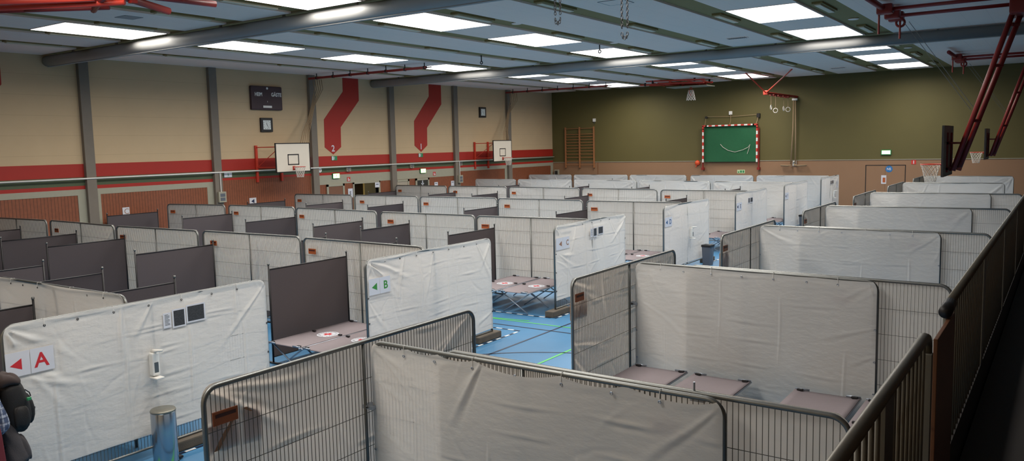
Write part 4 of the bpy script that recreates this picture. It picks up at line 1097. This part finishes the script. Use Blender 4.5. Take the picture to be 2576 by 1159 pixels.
chain(-8.02, 6.10, 'dark chain loop hanging from the ceiling tube, the shorter one')
chain(-6.63, 5.70, 'dark chain loop hanging from the ceiling tube, the longer one')
for x, y, lb in ((-18.0,24.35,'small black ceiling hook between the grey tubes, on the striped wall side'),(-13.1,24.4,'small black ceiling hook before the bright middle light')):
    t = thing('ceiling_hook', lb, 'hook', (x, y, ZC)); MB().cyl((0,0,0.05),(0,0,-0.16),0.02,8).build('stem', M['black'], t); MB().ring((0,0,-0.22),0.05,0.018,'y',12,5).build('eye', M['black'], t)

# ------------------------------------------------------------------ gallery handrail
def railing(y0, y1, label, z=2.985, bar=0.092, posts=(), drop=True, skip=None):
    t = thing('handrail', label, 'railing', (-0.47, 0, 2.0), 0, 'gallery handrails')
    P = [(0,y0,z-2.0),(0,y1-0.08,z-2.0)]
    if drop: P += [(0,y1-0.03,z-2.012),(0,y1,z-2.05),(0,y1+0.005,z-2.12)]
    MB().tube(P, 0.0225, 14).build('top_rail', M['rail'], t, True)
    MB().box((-0.014,y0,-0.2),(0.014,y1-0.02,0.20)).build('kick_plate', M['dark'], t)
    y = y0 + 0.05; k = 0
    while y < y1 - 0.05 and k < 96:
        if all(abs(y-p) > 0.1 for p in posts): MB().cyl((0,y,0.12),(0,y,z-2.01),0.0105,8).build('bar', M['rail_bar'], t, True); k += 1
        y += bar
    for p in posts: MB().box((-0.012,p-0.08,0.0),(0.012,p+0.08,z-2.012)).build('post', M['rail'], t)
    MB().box((-0.025,y1-0.045,0.0),(0.025,y1+0.005,z-2.08)).build('post', M['rail_bar'], t)
    return t
railing(0.6, 3.80, 'dark metal handrail with round bars in the near right corner', posts=(1.3, 2.86), bar=0.098)
t2 = railing(4.62, 14.6, 'dark metal handrail section running beyond the brown board', posts=(6.6, 8.8, 11.0, 13.2), drop=False, bar=0.105)
MB().cyl((0,4.42,0.965),(0,4.62,0.975),0.031,18).build('sleeve', M['black'], t2, True)
MB().cyl((0.0,4.46,0.80),(0.0,4.46,0.95),0.014,8).build('sleeve_pin', M['rail_bar'], t2)
t = thing('divider_board', 'upright brown board between the two handrail sections', 'board', (-0.455, 4.32, 2.0))
MB().bbox((-0.009,-0.36,0.0),(0.009,0.29,0.93),0.003).build('panel', M['post_wood'], t)
MB().cyl((-0.05,-0.44,0.54),(-0.02,-0.35,0.535),0.004,6).build('cable_tie', M['white'], t)
t = thing('gallery_seat', 'dark rounded seat row on the gallery behind the handrail', 'seat', (0.05, 7.0, 2.0))
MB().bbox((-0.1,-2.6,0.0),(0.25,5.5,0.36),0.1).build('seat', M['dark'], t, True)
MB().bbox((0.28,-3.2,0.0),(0.9,5.5,0.5),0.12).build('backrest', M['dark'], t, True)

# ------------------------------------------------------------------ person with backpack
def skin_body(name, joints, edges, radii, m, parent, levels=2):
    me = bpy.data.meshes.new(name); me.from_pydata([tuple(j) for j in joints], edges, []); me.update()
    o = bpy.data.objects.new(name, me); COL.objects.link(o)
    md = o.modifiers.new('skin', 'SKIN'); md.use_smooth_shade = True
    sv = me.skin_vertices[0].data
    for i, r in enumerate(radii):
        sv[i].radius = r if isinstance(r, tuple) else (r, r); sv[i].use_root = (i == 0)
    sb = o.modifiers.new('sub', 'SUBSURF'); sb.levels = levels; sb.render_levels = levels
    me.materials.append(m); o.parent = parent
    return o
M['skin'] = mat('skin', rgb(198, 152, 128), 0.55, 0, 0.04, 20)
M['hair'] = mat('dark brown hair', rgb(52, 38, 30), 0.7, 0, 0.2, 60)
M['trousers'] = mat('dark navy trousers', rgb(32, 34, 44), 0.85, 0, 0.1, 20)
M['pack'] = mat('black backpack nylon', rgb(17, 15, 16), 0.75, 0, 0.2, 10, bump=0.2, bscale=120)
M['pack2'] = mat('dark brown backpack lid', rgb(46, 32, 29), 0.75, 0, 0.15, 10)
M['jacket'] = mat('grey jacket', rgb(62, 58, 60), 0.85, 0, 0.12, 15, bump=0.2, bscale=100)
M['maroon'] = mat('dark red cloth', rgb(92, 16, 28), 0.85, 0, 0.12, 12)
pl = mat('blue plaid shirt', rgb(62, 76, 104), 0.85, 0, 0.1, 20)
nt = pl.node_tree; N = nt.nodes; L = nt.links
tc = N.new('ShaderNodeTexCoord')
prev = N[pl['mx']].outputs['Result']
for axis, per, col in ((2, 0.075, (0.42,0.46,0.55,1)), (1, 0.06, (0.40,0.44,0.52,1)), (2, 0.045, (0.03,0.04,0.08,1)), (1, 0.05, (0.03,0.04,0.08,1))):
    sp = N.new('ShaderNodeSeparateXYZ'); L.new(tc.outputs['Object'], sp.inputs[0])
    ad = N.new('ShaderNodeMath'); ad.inputs[1].default_value = 50*per; L.new(sp.outputs[axis], ad.inputs[0])
    md = N.new('ShaderNodeMath'); md.operation = 'MODULO'; md.inputs[1].default_value = per; L.new(ad.outputs[0], md.inputs[0])
    lt = N.new('ShaderNodeMath'); lt.operation = 'LESS_THAN'; lt.inputs[1].default_value = per*0.3; L.new(md.outputs[0], lt.inputs[0])
    ml = N.new('ShaderNodeMath'); ml.operation = 'MULTIPLY'; ml.inputs[1].default_value = 0.55; L.new(lt.outputs[0], ml.inputs[0])
    mx = N.new('ShaderNodeMix'); mx.data_type = 'RGBA'; mx.inputs['B'].default_value = col
    L.new(prev, mx.inputs['A']); L.new(ml.outputs[0], mx.inputs['Factor']); prev = mx.outputs['Result']
L.new(prev, N['Principled BSDF'].inputs['Base Color'])
M['plaid'] = pl

PX, PY = -8.85, 3.42
p = thing('person', 'person in blue plaid shirt seen from the side, wearing a black backpack', 'person', (PX, PY, 0))
# local: faces -Y ; left arm at +X (camera side)
J_ = [(0,0.0,0.95),(0,0.0,1.12),(0,0.02,1.32),(0,0.01,1.46),(0,-0.02,1.54),(0,-0.045,1.62),(0,-0.05,1.72),            # 0-6 pelvis..head
      (0.10,0.0,0.90),(0.105,-0.02,0.50),(0.11,0.03,0.09),(0.115,-0.12,0.035),                                        # left leg
      (-0.10,0.0,0.90),(-0.105,0.02,0.50),(-0.11,0.07,0.09),(-0.115,-0.08,0.035),
      (0.18,0.02,1.44),(0.235,0.10,1.17),(0.20,-0.13,1.06),(0.19,-0.2,1.05),                                          # left arm
      (-0.18,0.02,1.44),(-0.235,0.06,1.16),(-0.20,-0.16,1.06),(-0.19,-0.23,1.05)]
Ed = [(0,1),(1,2),(2,3),(3,4),(4,5),(5,6),(0,7),(7,8),(8,9),(9,10),(0,11),(11,12),(12,13),(13,14),(3,15),(15,16),(16,17),(17,18),(3,19),(19,20),(20,21),(21,22)]
Rr = [(0.15,0.11),(0.14,0.10),(0.165,0.115),(0.13,0.09),0.058,0.075,0.085,0.085,0.06,0.042,0.045,0.085,0.06,0.042,0.045,0.065,0.05,0.036,0.034,0.065,0.05,0.036,0.034]
body = skin_body('body', J_, Ed, Rr, M['skin'], p)
# head with face and hair
hd = bmesh.new(); bmesh.ops.create_uvsphere(hd, u_segments=24, v_segments=18, radius=1)
for v in hd.verts:
    x, y, z = v.co
    s = 0.078 if z > -0.2 else 0.078*(1+0.35*(z+0.2))
    v.co = Vector((x*s, y*0.098*(1 if z > -0.3 else 1+0.2*(z+0.3)), z*0.122))
    if y < -0.8 and abs(x) < 0.3: v.co.y -= 0.006*(1-abs(x)/0.3)
me = bpy.data.meshes.new('head'); hd.to_mesh(me); hd.free(); me.polygons.foreach_set('use_smooth', [True]*len(me.polygons))
hdo = link('head', me, M['skin'], p); hdo.location = (0,-0.055,1.69)
MB().tube([(0,-0.098,0.03),(0,-0.113,-0.01),(0,-0.122,-0.03),(0,-0.1,-0.04)],[0.007,0.01,0.014,0.008],8).build('nose', M['skin'], hdo, True)
MB().tube([(-0.026,-0.092,-0.065),(0,-0.099,-0.068),(0.026,-0.092,-0.065)],0.006,6).build('mouth', M['maroon'], hdo, True)
for s in (-1,1):
    MB().lathe([(0,-0.011),(0.01,-0.004),(0.01,0.004),(0,0.011)],(s*0.032,-0.088,0.012),10).build('eye', M['paper'], hdo, True)
    MB().ring((s*0.08,0.005,-0.005),0.022,0.008,'x',12,6).build('ear', M['skin'], hdo, True)
hb = bmesh.new(); bmesh.ops.create_uvsphere(hb, u_segments=20, v_segments=14, radius=1)
for v in hb.verts: v.co = Vector((v.co.x*0.087, v.co.y*0.105+0.012, v.co.z*0.125+0.014))
bmesh.ops.delete(hb, geom=[v for v in hb.verts if v.co.z < -0.03 or (v.co.y < -0.055 and v.co.z < 0.06)], context='VERTS')
me = bpy.data.meshes.new('hair'); hb.to_mesh(me); hb.free(); me.polygons.foreach_set('use_smooth', [True]*len(me.polygons)); link('hair', me, M['hair'], hdo)
# hands
for s, w in ((1,(0.19,-0.2,1.05)),(-1,(-0.19,-0.23,1.05))):
    w = Vector(w); jt = [w, w+Vector((0,-0.05,-0.005)), w+Vector((0,-0.09,-0.012))]; ed = [(0,1),(1,2)]; rd = [0.028,(0.022,0.036),(0.02,0.038)]
    for k in range(4):
        b = len(jt); ln = (0.032,0.037,0.035,0.027)[k]; off = (k-1.5)*0.019
        jt += [w+Vector((0.0,-0.10,off-0.012)), w+Vector((-s*0.012,-0.10-ln,off-0.018)), w+Vector((-s*0.034,-0.10-ln*1.3,off-0.026))]
        ed += [(2,b),(b,b+1),(b+1,b+2)]; rd += [0.0095,0.0088,0.0078]
    b = len(jt); jt += [w+Vector((-s*0.02,-0.055,0.03)), w+Vector((-s*0.045,-0.08,0.035))]; ed += [(1,b),(b,b+1)]; rd += [0.0115,0.0095]
    skin_body('hand', jt, ed, rd, M['skin'], p, 2)
# clothing
shirt = skin_body('plaid_shirt', [(0,0,0.93),(0,0,1.12),(0,0.02,1.32),(0,0.01,1.455),(0.18,0.02,1.44),(0.24,0.105,1.165),(0.205,-0.10,1.075),(-0.18,0.02,1.44),(-0.24,0.065,1.155),(-0.205,-0.13,1.075)],
    [(0,1),(1,2),(2,3),(3,4),(4,5),(5,6),(3,7),(7,8),(8,9)], [(0.175,0.13),(0.165,0.12),(0.185,0.13),(0.15,0.105),0.08,0.066,0.05,0.08,0.066,0.05], M['plaid'], p)
skin_body('trousers', [(0,0,0.97),(0.10,0.0,0.88),(0.105,-0.02,0.50),(0.11,0.03,0.10),(-0.10,0.0,0.88),(-0.105,0.02,0.50),(-0.11,0.07,0.10)],
    [(0,1),(1,2),(2,3),(0,4),(4,5),(5,6)], [(0.168,0.125),0.105,0.08,0.062,0.105,0.08,0.062], M['trousers'], p)
for s, y in ((1,0.0),(-1,0.04)): MB().bbox((s*0.112-0.05,y-0.2,0.0),(s*0.112+0.05,y+0.09,0.085),0.03).build('shoe', M['black'], p, True)
# backpack (worn: a thing of its own)
bp_ = thing('backpack', 'black trekking backpack on the back of the person in plaid shirt', 'backpack', (PX+0.02, PY+0.235, 1.36))
def blob(name, c, r, m, parent, pw=2.6, n=28):
    b = bmesh.new(); bmesh.ops.create_uvsphere(b, u_segments=n, v_segments=n//2, radius=1)
    for v in b.verts:
        q = [math.copysign(abs(t_)**(2/pw), t_) for t_ in v.co]
        wob = 1 + 0.04*math.sin(q[0]*5+q[2]*7) + 0.035*math.sin(q[2]*11+q[1]*4) + 0.025*math.sin(q[2]*19+q[0]*13)
        v.co = Vector((c[0]+q[0]*r[0]*wob, c[1]+q[1]*r[1]*wob, c[2]+q[2]*r[2]))
    me = bpy.data.meshes.new(name); b.to_mesh(me); b.free(); me.polygons.foreach_set('use_smooth', [True]*len(me.polygons))
    return link(name, me, m, parent)
def loft(name, rings, m, parent, n=28, pw=3.0, wob=0.02, seed=0.0):
    """rings: (z, x centre, y centre, half width, half depth)"""
    v = []
    for z, xc, yc, hw, hd in rings:
        for j in range(n):
            a = 2*PI*j/n; c, q = math.cos(a), math.sin(a)
            w_ = 1 + wob*math.sin(3*a+z*23+seed) + wob*0.8*math.sin(7*a-z*31+seed*2)
            v.append((xc + math.copysign(abs(c)**(2/pw), c)*hw*w_, yc + math.copysign(abs(q)**(2/pw), q)*hd*w_, z + wob*0.5*math.sin(5*a+seed)))
    k = len(rings)
    f = [(i*n+j, i*n+(j+1)%n, (i+1)*n+(j+1)%n, (i+1)*n+j) for i in range(k-1) for j in range(n)] + [tuple(range(n)), tuple((k-1)*n+j for j in range(n))]
    o = MB().add(v, f).build(name, m, parent, True)
    sb = o.modifiers.new('sub', 'SUBSURF'); sb.levels = 1; sb.render_levels = 1
    return o
loft('main_bag', [(-0.335,0,0.03,0.10,0.05),(-0.31,0,0.04,0.145,0.10),(-0.22,0,0.055,0.165,0.13),(-0.1,0,0.055,0.17,0.14),(0.04,0,0.035,0.165,0.125),(0.14,0,0.015,0.155,0.11),(0.22,0,-0.005,0.14,0.10)], M['pack'], bp_, seed=1.0)
loft('lid', [(0.17,0,-0.005,0.15,0.118),(0.20,0,-0.012,0.165,0.128),(0.25,0,-0.03,0.16,0.122),(0.285,0,-0.045,0.13,0.10),(0.295,0,-0.05,0.08,0.06)], M['pack2'], bp_, seed=2.0)
loft('front_pocket', [(-0.27,0,0.15,0.08,0.025),(-0.25,0,0.165,0.115,0.045),(-0.12,0,0.18,0.125,0.055),(0.02,0,0.15,0.115,0.04),(0.06,0,0.13,0.09,0.02)], M['pack'], bp_, seed=3.0)
loft('side_pocket', [(-0.27,0.165,0.05,0.02,0.05),(-0.24,0.17,0.05,0.035,0.075),(-0.1,0.172,0.05,0.035,0.075),(-0.04,0.168,0.045,0.018,0.06)], M['pack'], bp_, seed=4.0)
MB().tube([(0.1,-0.1,0.22),(0.12,-0.22,0.16),(0.13,-0.30,0.03),(0.13,-0.25,-0.12),(0.14,-0.12,-0.2)],0.02,6).build('shoulder_strap', M['pack'], bp_, True)
MB().tube([(-0.1,-0.1,0.22),(-0.14,-0.22,0.16),(-0.16,-0.30,0.03),(-0.16,-0.25,-0.12),(-0.16,-0.12,-0.2)],0.02,6).build('shoulder_strap', M['pack'], bp_, True)
MB().bbox((0.16,0.11,0.0),(0.185,0.15,0.03),0.004).build('buckle', M['sign_green'], bp_)
MB().tube([(0.05,0.185,-0.12),(0.05,0.21,-0.15),(0.05,0.23,-0.14),(0.05,0.235,-0.12),(0.05,0.22,-0.11)],0.004,5).build('pull_cord', M['black'], bp_)
MB().tube([(0.1,0.13,0.1),(0.1,0.17,0.06),(0.1,0.18,0.02)],0.006,5).build('compression_strap', M['black'], bp_)
# grey jacket slung below the pack, dark red jacket over the arm
jk = thing('grey_jacket', 'grey jacket hanging below the black backpack', 'jacket', (PX+0.06, PY+0.16, 0.93))
loft('cloth', [(0.24,0,-0.04,0.10,0.05),(0.20,0,-0.02,0.13,0.08),(0.08,0,0.02,0.15,0.115),(-0.06,0,0.05,0.16,0.135),(-0.17,0.01,0.06,0.165,0.15),(-0.22,0.01,0.05,0.15,0.13)], M['jacket'], jk, 40, 2.3, 0.05, 5.0)
loft('sleeve', [(0.1,0.07,0.08,0.045,0.045),(0.0,0.09,0.12,0.055,0.055),(-0.12,0.1,0.15,0.05,0.05),(-0.19,0.1,0.16,0.04,0.04)], M['jacket'], jk, 20, 2.2, 0.05, 6.0)
rj = thing('red_jacket', 'dark red jacket carried over the forearm of the plaid-shirted person', 'jacket', (PX+0.27, PY-0.06, 0.95))
loft('cloth', [(0.27,-0.02,0.0,0.05,0.07),(0.24,0,0.0,0.07,0.11),(0.05,0,-0.01,0.07,0.125),(-0.15,0.01,-0.01,0.075,0.13),(-0.3,0.01,0.0,0.07,0.13),(-0.33,0.01,0.0,0.05,0.11)], M['maroon'], rj, 32, 2.4, 0.05, 7.0)
loft('sleeve', [(0.2,0.04,-0.1,0.03,0.05),(0.0,0.06,-0.11,0.045,0.055),(-0.3,0.06,-0.12,0.045,0.055),(-0.36,0.06,-0.12,0.03,0.04)], M['maroon'], rj, 20, 2.2, 0.05, 8.0)

# ------------------------------------------------------------------ world, camera
w = bpy.data.worlds.new('world'); SC.world = w; w.use_nodes = True
bg = w.node_tree.nodes['Background']; bg.inputs[0].default_value = (0.5, 0.52, 0.55, 1); bg.inputs[1].default_value = 0.05

F_PX = 2029.42; YAW, PITCH_, ROLL = 0.60410, 0.104653, 0.023278
cy, sy, cp, sp = math.cos(YAW), math.sin(YAW), math.cos(PITCH_), math.sin(PITCH_)
fwd = Vector((-sy*cp, cy*cp, -sp)); right = Vector((cy, sy, 0)); down = fwd.cross(right)
c_, s_ = math.cos(ROLL), math.sin(ROLL)
r2 = right*c_ + down*s_; d2 = right*(-s_) + down*c_
cam = bpy.data.cameras.new('camera'); cam.sensor_fit = 'HORIZONTAL'; cam.sensor_width = 36; cam.lens = F_PX/2576*36
cam.clip_start = 0.05; cam.clip_end = 200
co = bpy.data.objects.new('camera', cam); COL.objects.link(co)
mw = Matrix((( r2.x, -d2.x, -fwd.x, 0), (r2.y, -d2.y, -fwd.y, 0), (r2.z, -d2.z, -fwd.z, 3.83), (0,0,0,1)))
co.matrix_world = mw
SC.camera = co
vs = SC.view_settings
vs.view_transform = 'Standard'; vs.look = 'None'; vs.gamma = 1.0; vs.use_curve_mapping = False
vs.exposure = 0.0
cyc = SC.cycles
cyc.use_denoising = True; cyc.max_bounces = 6; cyc.use_adaptive_sampling = True; cyc.adaptive_threshold = 0.02; cyc.diffuse_bounces = 4; cyc.glossy_bounces = 2; cyc.transmission_bounces = 4
cyc.caustics_reflective = False; cyc.caustics_refractive = False; cyc.sample_clamp_indirect = 6
